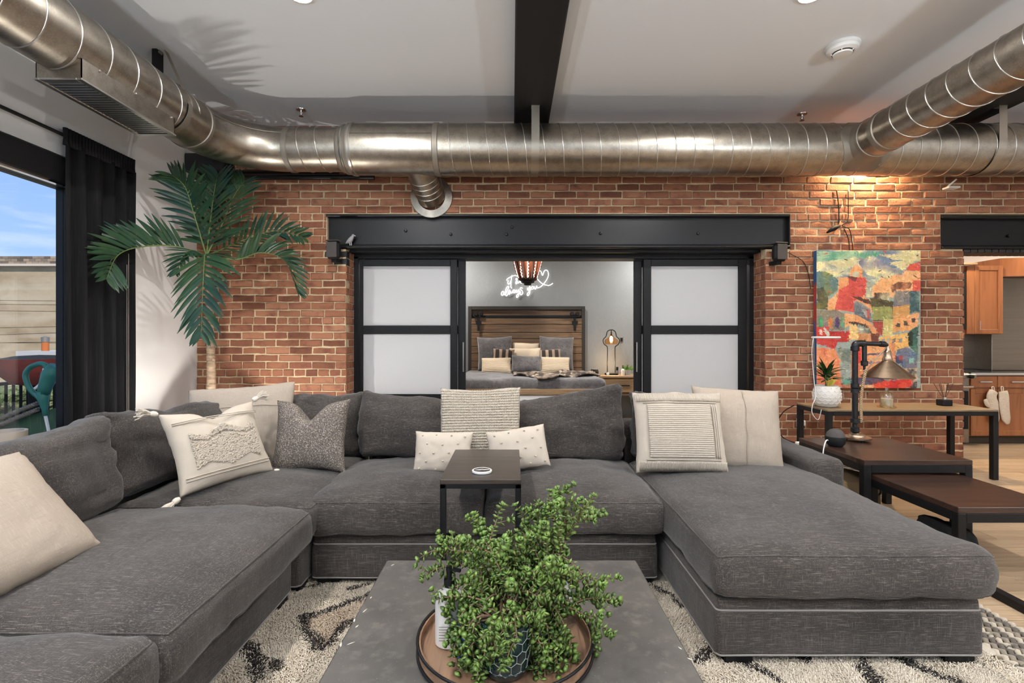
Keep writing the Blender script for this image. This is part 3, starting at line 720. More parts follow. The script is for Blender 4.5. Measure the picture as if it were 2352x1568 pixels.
def back_cushion(t, w, h, th, seed, loc, yaw=0., lean=12, slump=(0, 0), amp=.016):
    m = Matrix.Translation(loc) @ Euler((R(-lean), 0, R(yaw))).to_matrix().to_4x4()
    return back_cushion_mb(w, h, th, seed, slump, amp).xform(m).build('back_cushion', M['fabric'], t, smooth='all')
def module(label, x0, x1, y0, y1, seat, seed, feet, group='charcoal sectional sofa modules'):
    t = thing('sofa_module', label, 'sofa', ((x0 + x1) / 2, (y0 + y1) / 2, .014), group=group)
    sofa_base(t, x0, x1, y0, y1, feet)
    cm = seat_cushion(*seat, SZ1 + .003, SZ2, seed); sc = cm.build('seat_cushion', M['fabric'], t, smooth='all')
    for key in ('top', 'low'): seam_on(cm, key, .0035, 'piping', 'fabric', sc)
    return t
# near left
t = module('charcoal linen sofa seat nearest the viewer at lower left', -2.28, -1.13, .50, 1.47, (-2.02, -1.03, .46, 1.465), 11, [(-1.2, .56), (-1.2, 1.40), (-2.2, .56), (-2.2, 1.4)])
soft_box(.12, .485, .34, .05, 3, 6, 6).xform(Matrix.Translation((-2.16, .985, .385))).build('back_frame', M['fabric'], t, smooth='all')
# left
t = module('charcoal linen sofa seat below the window, holding the big back cushion', -2.28, -1.13, 1.49, 2.58, (-2.02, -1.01, 1.475, 2.55), 3, [(-1.2, 1.56), (-1.2, 2.50), (-2.2, 1.56), (-2.2, 2.5)])
soft_box(.11, .54, .34, .05, 3, 6, 6).xform(Matrix.Translation((-2.21, 2.035, .385))).build('back_frame', M['fabric'], t, smooth='all')
back_cushion(t, 1.06, .47, .20, 21, (-2.0, 1.98, .50), 90, 10, (.02, -.03), .028)
# corner
t = module('charcoal linen corner seat with scatter pillows piled on it', -2.28, -1.10, 2.60, 3.95, (-2.05, -1.03, 2.575, 3.60), 5, [(-1.17, 2.68), (-1.17, 3.88), (-2.2, 2.7), (-2.2, 3.9)])
soft_box(.11, .67, .34, .05, 3, 6, 6).xform(Matrix.Translation((-2.21, 3.275, .385))).build('back_frame', M['fabric'], t, smooth='all')
soft_box(.48, .11, .34, .05, 6, 3, 6).xform(Matrix.Translation((-1.60, 3.85, .385))).build('back_frame', M['fabric'], t, smooth='all')
back_cushion(t, .98, .46, .20, 22, (-2.03, 3.06, .50), 82, 12, (.0, -.02), .036)
back_cushion(t, .92, .47, .21, 23, (-1.53, 3.60, .50), 0, 10, (.0, .02), .034)
# middle pair
t = module('charcoal linen middle seat left of the small side table', -1.085, -.155, 2.70, 3.95, (-1.115, -.16, 2.645, 3.55), 7, [(-1.0, 2.77), (-.24, 2.77), (-1.0, 3.88), (-.24, 3.88)])
soft_box(.46, .11, .34, .05, 6, 3, 6).xform(Matrix.Translation((-.62, 3.85, .385))).build('back_frame', M['fabric'], t, smooth='all')
back_cushion(t, .95, .44, .21, 24, (-.60, 3.52, .515), 0, 12, (-.0, -.05), .026)
t = module('charcoal linen middle seat right of the small side table', -.14, .79, 2.70, 3.95, (-.145, .805, 2.645, 3.55), 9, [(-.05, 2.77), (.70, 2.77), (-.05, 3.88), (.7, 3.88)])
soft_box(.46, .11, .34, .05, 6, 3, 6).xform(Matrix.Translation((.325, 3.85, .385))).build('back_frame', M['fabric'], t, smooth='all')
back_cushion(t, .97, .47, .22, 25, (.30, 3.50, .50), 0, 12, (-.06, .06), .040)
# chaise with its arm
t = module('long charcoal linen chaise section with a low arm at the right', .83, 1.93, 2.04, 3.95, (.815, 1.935, 2.0, 3.56), 13, [(.93, 2.10), (1.84, 2.10), (.93, 3.88), (1.86, 3.88)])
soft_box(.56, .11, .34, .05, 6, 3, 6).xform(Matrix.Translation((1.39, 3.85, .385))).build('back_frame', M['fabric'], t, smooth='all')
back_cushion(t, 1.02, .44, .21, 26, (1.36, 3.52, .51), 0, 12, (.04, -.02), .034)
def armfn(p, d): return p + d * wrinkle(p, 31, .006, (4, 4, 4))
soft_box(.115, .40, .27, .045, 4, 8, 6, armfn).xform(Matrix.Translation((1.985, 3.54, .315))).build('arm', M['fabric'], t, smooth='all')

# ------------------------------------------------------------------ pillows in the living room
def pillow(label, loc, w, h, th, mat, lean=15, yaw=0, roll=0, seed=0, pinch=.06, chop=0., amp=.008, parts=None, name='throw_pillow', group='throw pillows on the sofa', n=26, piping=None, flat=3.0):
    m = Euler((R(-lean), R(roll), R(yaw)), 'YXZ')
    m = (Matrix.Rotation(R(yaw), 3, 'Z') @ Matrix.Rotation(R(-lean), 3, 'X') @ Matrix.Rotation(R(-roll), 3, 'Y')).to_euler()
    t = thing(name, label, 'pillow', loc, m, group)
    cv = pillow_mb(w, h, th, seed, pinch, chop, n, amp, flat).build('cover', M[mat], t, smooth='all', local=True)
    if piping: MB().tube(outline(w + .004, h + .004, pinch, chop), .005, 6, closed=True).build('piping', M[piping], t, smooth='all', local=True)
    if parts: parts(t, w, h, th)
    return t
M['tassel'] = mk('tassel_yarn', (.66, .59, .50), .95, bump=(200, .4, .002))
def tassel_parts(t, w, h, th):
    for sx, sz in ((-1, 1), (1, 1), (-1, -1), (1, -1)):
        c = Vector((sx * w / 2, 0, sz * h / 2)); d = Vector((sx * .9, 0, sz * .35)).normalized(); rn = random.Random(int(sx * 3 + sz * 7 + 20))
        mb = MB()
        mb.tube([c, c + d * .012, c + d * .026, c + d * .036], [.010, .016, .016, .011], 10)
        tp = mb.build('tassel', M['tassel'], t, smooth=True, local=True)
        st = MB()
        for q in range(34):
            a = rn.uniform(0, 6.28); rr = rn.uniform(.2, 1); u = Vector((-d.z, 0, d.x)); v = Vector((0, 1, 0))
            o = (u * math.cos(a) + v * math.sin(a)) * rr; e_ = c + d * rn.uniform(.085, .105) + o * .036 + Vector((0, 0, -.012))
            st.tube([c + d * .034 + o * .009, c + d * .065 + o * .022, e_], .0026, 4)
        st.build('strands', M['tassel'], tp, local=True, kind='stuff')
    # raised woolly zigzag bands and stitched lines
    for rows, z0, z1 in ((900, -.10, .075),):
        mb = MB(); rn = random.Random(5)
        for q in range(3400):
            x = rn.uniform(-.18, .18); z = rn.uniform(-.13, .12); lim = .05 + .055 * abs(((x * 9) % 2) - 1)
            if z > lim or z < -.13 + .04 * abs(((x * 9 + 1) % 2) - 1) or abs(z - .02 - .04 * abs(((x * 9) % 2) - 1)) < .008: continue
            u, v = x / (w / 2), z / (h / 2); y = -th / 2 * max((1 - abs(u) ** 3) * (1 - abs(v) ** 3), 0) ** .55
            a = rn.uniform(0, 3.14); r_ = rn.uniform(.004, .007); pts = [(x + math.cos(a) * r_, y + .002, z + math.sin(a) * r_), (x, y - rn.uniform(.004, .009), z), (x - math.cos(a) * r_, y + .002, z - math.sin(a) * r_)]
            mb.tube(pts, .004, 4, cap=False)
        mb.build('tufted_band', M['cream'], t, local=True, smooth='all', kind='stuff')
    for zz in (.155, .145, -.15, -.165):
        pts = []
        for k in range(17):
            x = -w * .44 + w * .88 * k / 16; u, v = x / (w / 2), zz / (h / 2)
            pts.append((x, -th / 2 * max((1 - abs(u) ** 3) * (1 - abs(v) ** 3), 0) ** .55 - .003, zz - .06 * zz * 0))
        MB().tube(pts, .0028, 5).build('stitched_line', M['cream'], t, local=True, smooth='all')
def pom_parts(t, w, h, th):
    src = None
    for i, (u, v) in enumerate([(-.75, .78), (-.25, .82), (.3, .80), (.78, .76), (-.55, .35), (0, .30), (.55, .38), (-.8, -.1), (-.3, -.12), (.25, -.08), (.78, -.14), (-.55, -.52), (.05, -.5), (.55, -.55), (-.8, -.85), (-.2, -.88), (.35, -.84), (.85, -.82)]):
        y = -th / 2 * max((1 - abs(u) ** 3) * (1 - abs(v) ** 3), 0) ** .55 - .004; p = (u * w / 2 * .95, y, v * h / 2 * .95)
        if src is None:
            src = MB().lathe([(.001, -.006), (.0048, -.0042), (.0066, 0), (.0048, .0042), (.001, .006)], (0, 0, 0), 10, 'Y').build('pom_pom', M['ivory'], t, smooth=True, local=True); src.location = p
        else: inst(src, 'pom_pom', t, p)
def knit_rows(rows, mat, ampl=.0098, cols=46, braid=True):
    def f(t, w, h, th):
        for k in range(rows):
            v = -.93 + 1.86 * k / (rows - 1); pts = []
            for i in range(cols * 2 + 1):
                u = -.965 + 1.93 * i / (cols * 2); x = w / 2 * u * (1 - .06 * (1 - v * v)); z = h / 2 * v * (1 - .06 * (1 - u * u))
                y = -th / 2 * max((1 - abs(u) ** 3) * (1 - abs(v) ** 3), 0) ** .55
                pts.append((x, y - .001 - (.004 if i % 2 else 0), z + (.0035 if i % 2 else -.0035)))
            MB().tube(pts, ampl, 5).build('knit_row', M[mat], t, local=True, smooth='all')
    return f
def waffle(t, w, h, th):
    def Y(u, v): return -th / 2 * max((1 - abs(u) ** 3) * (1 - abs(v) ** 3), 0) ** .55
    mb = MB()
    for k in range(26):
        v = -.62 + 1.24 * k / 25; pts = []
        for i in range(53):
            u = -.72 + 1.36 * i / 52; pts.append((w / 2 * u, Y(u, v) - .0015 - (.003 if (i + k) % 2 else 0), h / 2 * v))
        mb.tube(pts, .0078, 4)
    mb.build('waffle_panel', M['cream'], t, local=True, smooth='all', kind='stuff')
    for u in (.70, .745, .79): MB().tube([(w / 2 * u, Y(u, v_) - .003, h / 2 * v_) for v_ in [-.66 + 1.3 * i / 20 for i in range(21)]], .0045, 5).build('cord', M['cream'], t, local=True, smooth='all')
    for v in (.70, -.70): MB().tube([(w / 2 * u_, Y(u_, v) - .003, h / 2 * v) for u_ in [-.8 + 1.6 * i / 20 for i in range(21)]], .004, 5).build('cord', M['cream'], t, local=True, smooth='all')
    mb = MB()
    for v0, v1 in ((-.96, -.74), (.74, .96)):
        for i in range(70):
            u = -.93 + 1.86 * i / 69; mb.tube([(w / 2 * u, Y(u, v_) - .0015, h / 2 * v_) for v_ in (v0, (v0 * .6 + v1 * .4), (v0 * .2 + v1 * .8), v1)], .0042, 4)
    mb.build('ribbed_border', M['cream'], t, local=True, smooth='all', kind='stuff')
def centre_seam(t, w, h, th):
    MB().tube([(.03 + .004 * math.sin(k), -th / 2 * max(1 - abs(-1 + 2 * k / 20) ** 3, 0) ** .55 - .001, h / 2 * (-1 + 2 * k / 20)) for k in range(1, 20)], .0025, 5).build('seam', M['beige'], t, local=True, smooth='all')
def hseam(t, w, h, th):
    for v in (.42,): MB().tube([(w / 2 * (-1 + 2 * k / 20), -th / 2 * max((1 - abs(-1 + 2 * k / 20) ** 3) * (1 - abs(v) ** 3), 0) ** .55 - .001, h / 2 * v + .004 * math.sin(k)) for k in range(1, 20)], .0025, 5).build('seam', M['beige'], t, local=True, smooth='all')
pillow('large greige linen pillow leaning in the sofa corner', P(553, 978, 3.42), .70, .56, .17, 'beige', 16, 6, 4, 1, .04, parts=hseam)
pillow('ivory tufted pillow with corner tassels in the sofa corner', (-1.67, 2.86, .74), .54, .46, .17, 'cream', 24, 60, 2, 2, .09, chop=.05, parts=tassel_parts)
pillow('speckled grey pillow with a chopped top edge', P(714, 1000, 3.22), .50, .47, .20, 'boucle', 16, -4, 2, 3, .12, chop=.11, amp=.006)
pillow('large ivory chunky knit pillow at the sofa centre', P(1104, 980, 3.30), .54, .52, .17, 'ivory', 14, 0, 1, 4, .04, chop=.02, parts=knit_rows(28, 'ivory'))
pillow('small pale lumbar pillow with pom-poms left of the side table', P(1018, 1038, 3.10), .36, .255, .11, 'beige_light' if 'beige_light' in M else 'cream', 20, 0, -1, 5, .05, parts=pom_parts)
pillow('small pale lumbar pillow with pom-poms right of the side table', P(1190, 1030, 3.08), .37, .255, .11, 'cream', 20, 0, 9, 6, .05, parts=pom_parts)
pillow('cream woven pillow with a waffle panel on the chaise', P(1560, 992, 3.14), .56, .50, .18, 'cream', 18, -3, 0, 7, .05, chop=-.02, parts=waffle)
pillow('large greige linen pillow with centre seam beside the chaise arm', P(1692, 984, 3.34), .58, .55, .20, 'beige', 16, -4, -3, 8, .04, parts=centre_seam, amp=.012)
pillow('pale ribbed pillow on the sofa at the left picture edge', (-1.80, 1.66, .70), .64, .50, .20, 'beige', 42, 84, 4, 9, .05, amp=.012)

# ------------------------------------------------------------------ shag rug
def seg_d(p, a, b):
    ap = p - a; ab = b - a; t_ = max(0, min(1, ap.dot(ab) / ab.length_squared)); return (ap - ab * t_).length
SEG = []
for q in (((862, 1340), (800, 1362)), ((848, 1376), (690, 1428)), ((690, 1428), (735, 1500)), ((735, 1500), (795, 1440)), ((560, 1470), (590, 1568)), ((565, 1495), (625, 1545)), ((740, 1345), (690, 1360)),
          ((1500, 1350), (1575, 1402)), ((1600, 1530), (1625, 1500)), ((1690, 1525), (1800, 1580)), ((1980, 1515), (1995, 1580)), ((2040, 1515), (2150, 1560)), ((2085, 1528), (2200, 1580)), ((1830, 1500), (1850, 1530))):
    a, b = F(*q[0]), F(*q[1]); SEG.append((Vector((a.x, a.y)), Vector((b.x, b.y))))
DIA = [F(*q).to_2d() for q in ((845, 1385), (695, 1430), (735, 1498), (800, 1450))]
def in_dia(p):
    s = 0
    for i in range(4):
        a, b = DIA[i], DIA[(i + 1) % 4]; c = (b - a).x * (p - a).y - (b - a).y * (p - a).x
        if i and c * s < 0: return False
        s = c
    return True
RX0, RX1, RY0, RY1 = -2.1, 2.02, .75, 2.95
m = bpy.data.materials.new('rug_pile'); m.use_nodes = True; nt = m.node_tree; b = nt.nodes['Principled BSDF']; b.inputs['Roughness'].default_value = .95; b.inputs['Specular IOR Level'].default_value = .15
ca = nt.nodes.new('ShaderNodeVertexColor'); ca.layer_name = 'col'; nt.links.new(ca.outputs[0], b.inputs['Base Color']); M['pile'] = m
M['rugbase'] = mk('rug_backing', (.62, .55, .46), .95, layers=[(40, (.5, .43, .35), .5, .8)])
rug = thing('shag_rug', 'cream shag rug with broken black lines under the coffee table', 'rug', (0, 1.9, 0))
MB().box(RX0, RX1, RY0, RY1, .001, .012, .003).build('backing', M['rugbase'], rug)
rn = random.Random(3); V = []; FC = []; CC = []
def dens(x, y):
    if y < 1.18: return False
    return (-1.2 < x < -.28) or (.42 < x < .95) or (x > .42 and y < 2.25)
while len(FC) < 300000:
    x, y = rn.uniform(RX0, RX1), rn.uniform(1.18, 2.75)
    if not dens(x, y): continue
    p = Vector((x, y)); wob = Vector((noise.noise(Vector((x * 9, y * 9, 0))), noise.noise(Vector((x * 9, y * 9, 5))))) * .03
    d = min(seg_d(p + wob, a, b_) for a, b_ in SEG); k = .022 + .02 * noise.noise(Vector((x * 6, y * 6, 2)))
    f = rn.uniform(.96, 1.04)
    if d < k and rn.random() < .8: c = (.035, .030, .028)
    elif in_dia(p + wob): c = (.50 * f, .40 * f, .30 * f)
    else: c = (.70 * f, .615 * f, .50 * f)
    a = noise.noise(Vector((x * 5, y * 5, 9))) * 5 + rn.gauss(0, .7); ln = rn.uniform(.016, .034); hh = rn.uniform(.007, .016)
    dx, dy = math.cos(a) * ln, math.sin(a) * ln; wx, wy = -math.sin(a) * .0017, math.cos(a) * .0017; i = len(V)
    V += [(x - wx, y - wy, .010), (x + wx, y + wy, .010), (x + dx * .6 + wx * .9, y + dy * .6 + wy * .9, .012 + hh), (x + dx * .6 - wx * .9, y + dy * .6 - wy * .9, .012 + hh), (x + dx, y + dy, .011 + hh * .8)]
    FC += [(i, i + 1, i + 2, i + 3), (i + 3, i + 2, i + 4)]; CC += [c] * 5
I = XF[rug.name].inverted(); off = I.translation
me = bpy.data.meshes.new('pile'); me.from_pydata((np.array(V) + np.array(off)).tolist(), [], FC); me.materials.append(M['pile'])
at = me.color_attributes.new('col', 'FLOAT_COLOR', 'POINT'); at.data.foreach_set('color', np.hstack([np.array(CC), np.ones((len(CC), 1))]).ravel().astype(np.float32))
o = bpy.data.objects.new('pile', me); COL.objects.link(o); o.parent = rug; o['kind'] = 'stuff'
# flat woven end with chunky braids at the right edge
for i in range(10):
    x = 2.045 + i * .03; pts = []
    for k in range(74):
        y = 1.5 + k * .02; pts.append((x + (.006 if k % 2 else -.006), y, .014 + (.007 if k % 2 else 0)))
    M.setdefault('braid%d' % (i % 3), mk('braid_wool_%d' % (i % 3), [(.52, .45, .355), (.27, .225, .175), (.13, .11, .09)][i % 3], .95, bump=(160, .5, .003), layers=[((8, 50, 8), (.12, .105, .09), .56, .66)]))
    MB().tube(pts, .0135, 6).build('braid', M['braid%d' % (i % 3)], rug, smooth='all')
for k in range(5):
    y = 1.62 + k * .24; MB().box(1.99, 2.05, y, y + .1, .012, .028, .008).build('tuft_bar', M['ivory'], rug)
MB().box(2.02, 2.345, 1.5, 2.96, .001, .006).build('woven_end', M['rugbase'], rug)
# ------------------------------------------------------------------ curtain
cu = thing('curtain', 'black pleated curtain drawn to the right of the window', 'curtain', (WL + .06, 4.2, .01))
def cfn(u, v):
    y = 3.86 + .72 * u; z = .012 + 2.85 * v
    a = .028 * math.sin(u * 2 * math.pi * 5.0 + .6 * math.sin(u * 9)) * (1 - .25 * v) + .012 * math.sin(u * 31 + v * 2)
    return (WL + .075 + a, y + .006 * math.sin(v * 7 + u * 12), z)
o = MB().grid(cfn, 110, 24).build('cloth', M['curtain'], cu, smooth='all', recalc=False); md = o.modifiers.new('t', 'SOLIDIFY'); md.thickness = .004
hp = None
for i in range(24):
    y = 3.86 + .03 * i
    if hp is None: hp = MB().tube([(WL + .075, y + .015, 2.845), (WL + .075, y + .015, 2.90), (WL + .075, y + .015, 2.975)], [.019, .015, .018], 8).build('pleat', M['curtain'], cu, smooth='all')
    else: inst(hp, 'pleat', cu, (0, .03 * i, 0))
MB().tube([(WL + .115, 4.44, .3), (WL + .115, 4.44, 2.0)], .003, 5).tube([(WL + .115, 4.46, .3), (WL + .115, 4.46, 2.1)], .003, 5).build('draw_cord', M['galvd'], cu)

# ------------------------------------------------------------------ potted palm
M['palm'] = mk('palm_leaf', (.022, .06, .030), .38, spec=.5, layers=[(5, (.05, .095, .035), .45, .75), (3, (.012, .045, .040), .5, .7)])
M['rachis'] = mk('palm_stalk', (.10, .15, .04), .5)
M['trunk'] = mk('palm_trunk', (.36, .25, .16), .85, layers=[((6, 6, 40), (.16, .10, .07), .45, .65), (30, (.45, .34, .23), .5, .8)], bump=((5, 5, 60), .6, .01))
M['terra'] = mk('dark_planter', (.05, .05, .052), .6)
M['soil'] = mk('soil', (.035, .025, .018), .95, bump=(60, .8, .02))
palm = thing('potted_palm', 'tall palm with arching fronds in the corner by the curtain', 'plant', (-2.93, 4.87, 0))
MB().lathe([(.15, 0), (.17, .02), (.20, .34), (.205, .36), (.19, .36), (.185, .33)], (-2.93, 4.87, 0), 28).build('planter', M['terra'], palm, smooth=True)
MB().lathe([(.186, .325), (.1, .335), (.001, .34)], (-2.93, 4.87, 0), 20).build('potting_soil', M['soil'], palm, smooth=True)
CR = P(474, 588, 4.85)
tr = MB()
tp = [Vector((-2.93, 4.87, .32)), Vector((-2.925, 4.87, .9)), P(484, 800, 4.86), P(480, 690, 4.85), CR]
tpp = catmull(tp, 12); tr.tube(tpp, [.045 - .016 * i / (len(tpp) - 1) + .003 * (i % 3 == 0) for i in range(len(tpp))], 12).build('trunk', M['trunk'], palm, smooth=True)
def leaflet(base, d, ln, w, droop, up, rn):
    vs = []; fs = []; n = 5; p = base.copy(); d = d.normalized(); side = d.cross(up).normalized()
    for i in range(n + 1):
        f = i / n; ww = w * (.35 + 1.6 * f - 1.95 * f ** 2.2) if f < 1 else .001; ww = max(ww, .0015)
        nrm = side.cross(d).normalized()
        vs += [p - side * ww + nrm * ww * .35, p, p + side * ww + nrm * ww * .35]
        if i: o = (i - 1) * 3; fs += [(o, o + 1, o + 4, o + 3), (o + 1, o + 2, o + 5, o + 4)]
        p = p + d * (ln / n); d = (d + Vector((0, 0, -droop / n))).normalized(); side = d.cross(up).normalized()
    return MB().add(vs, fs)
def frond(ctrl, sides, ln, seed, n=19, droop=.5, bare=.12, w=.026):
    rn = random.Random(seed); path = catmull(ctrl, 14); m = len(path)
    st = MB().tube(path, [.009 - .0065 * i / (m - 1) for i in range(m)], 6).build('frond', M['rachis'], palm, smooth='all')
    for k in range(n):
        f = bare + (1 - bare) * k / (n - 1); i = min(int(f * (m - 1)), m - 2); p = path[i]; t_ = (path[i + 1] - path[i]).normalized()
        env = math.sin(math.pi * min(.12 + f * .82, 1)) ** .55
        for s_ in sides:
            s_ = Vector(s_); s_ = (s_ - t_ * s_.dot(t_)).normalized(); fw = .45 + .75 * f
            d = (s_ + t_ * fw + Vector((rn.uniform(-.12, .12), rn.uniform(-.12, .12), rn.uniform(-.12, .12)))).normalized()
            up = t_.cross(s_)
            leaflet(p, d, ln * env * rn.uniform(.85, 1.12), w * rn.uniform(.8, 1.15), droop, up if abs(up.normalized().dot(d)) < .95 else Vector((0, -1, .3)), rn).build('leaflet', M['palm'], st, smooth='all', recalc=False)
frond([CR, P(445, 490, 4.78), P(425, 430, 4.70), P(396, 402, 4.62)], [(-1, -.2, .2), (1, -.3, .1)], .33, 1, droop=.35)
frond([CR, P(484, 500, 4.98), P(492, 440, 5.05), P(500, 400, 5.10)], [(-1, -.4, 0), (1, -.4, 0)], .34, 2, droop=.3)
frond([CR, P(508, 520, 5.00), P(535, 455, 5.12), P(562, 415, 5.22)], [(-1, -.3, .3), (1, -.3, -.2)], .36, 3, droop=.3)
frond([CR, P(405, 566, 4.70), P(330, 566, 4.48), P(272, 585, 4.28), P(245, 640, 4.14)], [(0, -.5, 1), (.05, .6, .9)], .33, 4, n=21, droop=.25, bare=.2)
frond([CR, P(545, 595, 4.95), P(600, 580, 5.02), P(655, 600, 5.06), P(684, 672, 5.06)], [(.0, -.6, 1), (.3, .55, .75)], .29, 5, n=21, droop=.45, bare=.25)
frond([CR, P(470, 590, 4.52), P(466, 660, 4.32), P(462, 770, 4.26)], [(-1, 0, .1), (1, 0, .1)], .36, 6, n=22, droop=.55, bare=.1, w=.028)
frond([CR, P(550, 555, 5.14), P(630, 530, 5.28), P(700, 545, 5.34)], [(0, -.5, 1), (.1, -.7, -.6)], .26, 7, n=18, droop=.35, bare=.2)
frond([CR, P(440, 575, 4.62), P(420, 590, 4.5), P(405, 625, 4.42)], [(-1, 0, .4), (.6, -.5, -.3)], .20, 8, n=10, droop=.4)
# floor uplight beside the palm
def uplight(x, y, label, energy, size=.03, col=(1.0, .90, .76), rot=(0, 0, 0), spot=R(150)):
    t = thing('uplight_can', label, 'floor lamp', (x, y, 0))
    MB().lathe([(.07, 0), (.075, .01), (.075, .17), (.07, .17), (.068, .06), (.001, .06)], (x, y, 0), 24, cap=False).build('can', M['matte'], t, smooth=True)
    MB().lathe([(.05, .07), (.055, .09), (.03, .11), (.001, .115)], (x, y, 0), 16).build('bulb', M['led'], t, smooth=True)
    l = add_light('uplight', 'SPOT', (0, 0, .19), energy, col, size, (R(180) + rot[0], rot[1], 0), spot, .5); l.parent = t
uplight(-2.72, 4.50, 'black floor uplight can behind the sofa below the palm', 75, .02, (1.0, .94, .86), rot=(R(-8), R(8), 0))

# ------------------------------------------------------------------ C-shaped side table
ct = thing('side_table', 'small dark wooden C-shaped side table in front of the sofa', 'side table', (-.17, 2.35, .02))
cx0, cx1, cy0, cy1, cz = -.339, .043, 2.35, 2.985, .686
MB().box(cx0, cx1, cy0, cy1, cz - .024, cz, .003).build('table_top', M['ctable'], ct)
for x in (cx0 + .014, cx1 - .014): MB().box(x - .014, x + .014, cy0 + .002, cy0 + .03, .022, cz - .024, .002).build('leg', M['black'], ct)
MB().box(cx0, cx1, cy0 + .002, cy0 + .03, cz - .044, cz - .024, .002).build('top_rail', M['black'], ct)
for x in (cx0 + .014, cx1 - .014): MB().box(x - .012, x + .012, cy0 + .03, cy1 - .02, cz - .044, cz - .024, .002).build('top_rail', M['black'], ct)
for x in (cx0 + .014, cx1 - .014): MB().box(x - .014, x + .014, cy0 + .002, cy0 + .32, .016, .04, .002).build('floor_rail', M['black'], ct)
c = F(1107, 1079, cz + .012)
co = thing('coaster', 'round white rimmed coaster with a dark centre on the side table', 'coaster', (c.x, c.y, cz))
MB().lathe([(.046, cz + .0005), (.049, cz + .004), (.049, cz + .012), (.045, cz + .014), (.041, cz + .012)], (c.x, c.y, 0), 36).build('rim', M['white'], co, smooth=True)
MB().lathe([(.041, cz + .0122), (.041, cz + .0132)], (c.x, c.y, 0), 36).build('dark_disc', M['ctable'], co)
MB().prism([(c.x - .034, c.y - .002), (c.x - .012, c.y - .006), (c.x + .0, c.y + .002), (c.x + .012, c.y - .002), (c.x + .037, c.y + .002), (c.x + .036, c.y + .008), (c.x + .012, c.y + .006), (c.x - .0, c.y + .010), (c.x - .014, c.y + .002)], cz + .0132, cz + .0142).build('printed_mark', M['white'], co)

# ------------------------------------------------------------------ coffee table
kt = thing('coffee_table', 'grey concrete topped coffee table in the foreground', 'coffee table', (0, 1.55, .012))
KZ = .42
MB().box(-.525, .52, 1.02, 2.10, KZ - .075, KZ, .006).build('table_top', M['concrete'], kt)
for x, y in ((-.44, 1.12), (.44, 1.12), (-.44, 2.0), (.44, 2.0)): MB().box(x - .05, x + .05, y - .05, y + .05, .013, KZ - .075, .004).build('leg', M['black'], kt)
for px, py, a in ((838, 1402, 70), (820, 1438, 62), (806, 1477, 35), (783, 1480, 100), (902, 1297, 55), (814, 1424, 95), (1562, 1488, 115), (1585, 1513, 140), (852, 1372, 80)):
    p = F(px, py, KZ); L_ = random.uniform(.006, .014); w_ = random.uniform(.0015, .003); ca_, sa_ = math.cos(R(a)), math.sin(R(a))
    MB().prism([(p.x + ca_ * u * L_ - sa_ * v * w_, p.y + sa_ * u * L_ + ca_ * v * w_) for u, v in ((-1, 0), (-.4, .8), (.3, 1), (1, .1), (.2, -.7), (-.5, -.9))], KZ - .001, KZ + .0006).build('chip_mark', M['chip'], kt)
# tray
TX, TY, TR = -.02, 1.51, .258
M['traywood'] = wood('acacia_tray', (.30, .175, .105), (.18, .10, .06), 'Y', .4)
ty = thing('round_tray', 'round wooden tray with a black metal rim on the coffee table', 'tray', (TX, TY, KZ))
MB().lathe([(TR - .006, KZ + .002), (TR - .004, KZ + .018), (.001, KZ + .018)], (TX, TY, 0), 56).build('tray_bottom', M['traywood'], ty, smooth=30)
MB().lathe([(TR - .006, KZ + .002), (TR, KZ + .002), (TR, KZ + .042), (TR - .006, KZ + .042), (TR - .006, KZ + .018)], (TX, TY, 0), 56, cap=False).build('wood_band', M['traywood'], ty, smooth=30)
for z in (KZ + .044, KZ + .010): MB().tube([(TX + (TR + .003) * math.cos(a), TY + (TR + .003) * math.sin(a), z) for a in [2 * math.pi * k / 56 for k in range(56)]], .0045, 6, closed=True).build('metal_rim', M['black'], ty, smooth='all')
TZ = KZ + .018
# jade plant
M['jade'] = mk('succulent_leaf', (.11, .185, .034), .28, spec=.55, layers=[(30, (.22, .29, .08), .5, .72), (9, (.045, .10, .025), .5, .75)], rvar=.35)
M['stem'] = mk('reddish_stem', (.20, .115, .075), .7)
M['potg'] = mk('dark_green_glaze', (.012, .032, .034), .18, coat=.5)
M['grout'] = mk('pale_hexagon_lines', (.45, .44, .40), .6)
PX, PY = -.018, 1.375
jp = thing('jade_plant', 'bushy succulent with small round leaves in a hexagon patterned pot', 'plant', (PX, PY, TZ))
prof = [(.050, 0), (.058, .006), (.064, .03), (.070, .08), (.073, .13), (.074, .15), (.069, .15), (.066, .13)]
pot = MB().lathe(prof, (PX, PY, TZ), 40, cap=True).build('pot', M['potg'], jp, smooth=True)
MB().lathe([(.067, .128), (.03, .133), (.001, .135)], (PX, PY, TZ), 20).build('potting_soil', M['soil'], jp, smooth=True)
def potr(z): return np.interp(z, [q[1] for q in prof[:6]], [q[0] for q in prof[:6]]) + .0006
mb = MB(); nh = 14; hs = .0185
for row in range(-1, 8):
    for k in range(nh):
        a0 = (k + .5 * (row % 2)) * 2 * math.pi / nh; zc = .012 + row * hs * 1.5
        cs = [(a0 + (math.sqrt(3) / 2 * hs * sx) / .066, zc + hs * sz) for sx, sz in ((0, 1), (1, .5), (1, -.5), (0, -1))]
        for (aa, za), (ab, zb) in zip(cs[:-1], cs[1:]):
            if min(za, zb) < .004 or max(za, zb) > .148: continue
            mb.tube([(PX + potr(za) * math.cos(aa), PY + potr(za) * math.sin(aa), TZ + za), (PX + potr((za + zb) / 2) * math.cos((aa + ab) / 2), PY + potr((za + zb) / 2) * math.sin((aa + ab) / 2), TZ + (za + zb) / 2), (PX + potr(zb) * math.cos(ab), PY + potr(zb) * math.sin(ab), TZ + zb)], .0009, 4, cap=False)
mb.build('hexagon_lines', M['grout'], pot, kind='stuff')
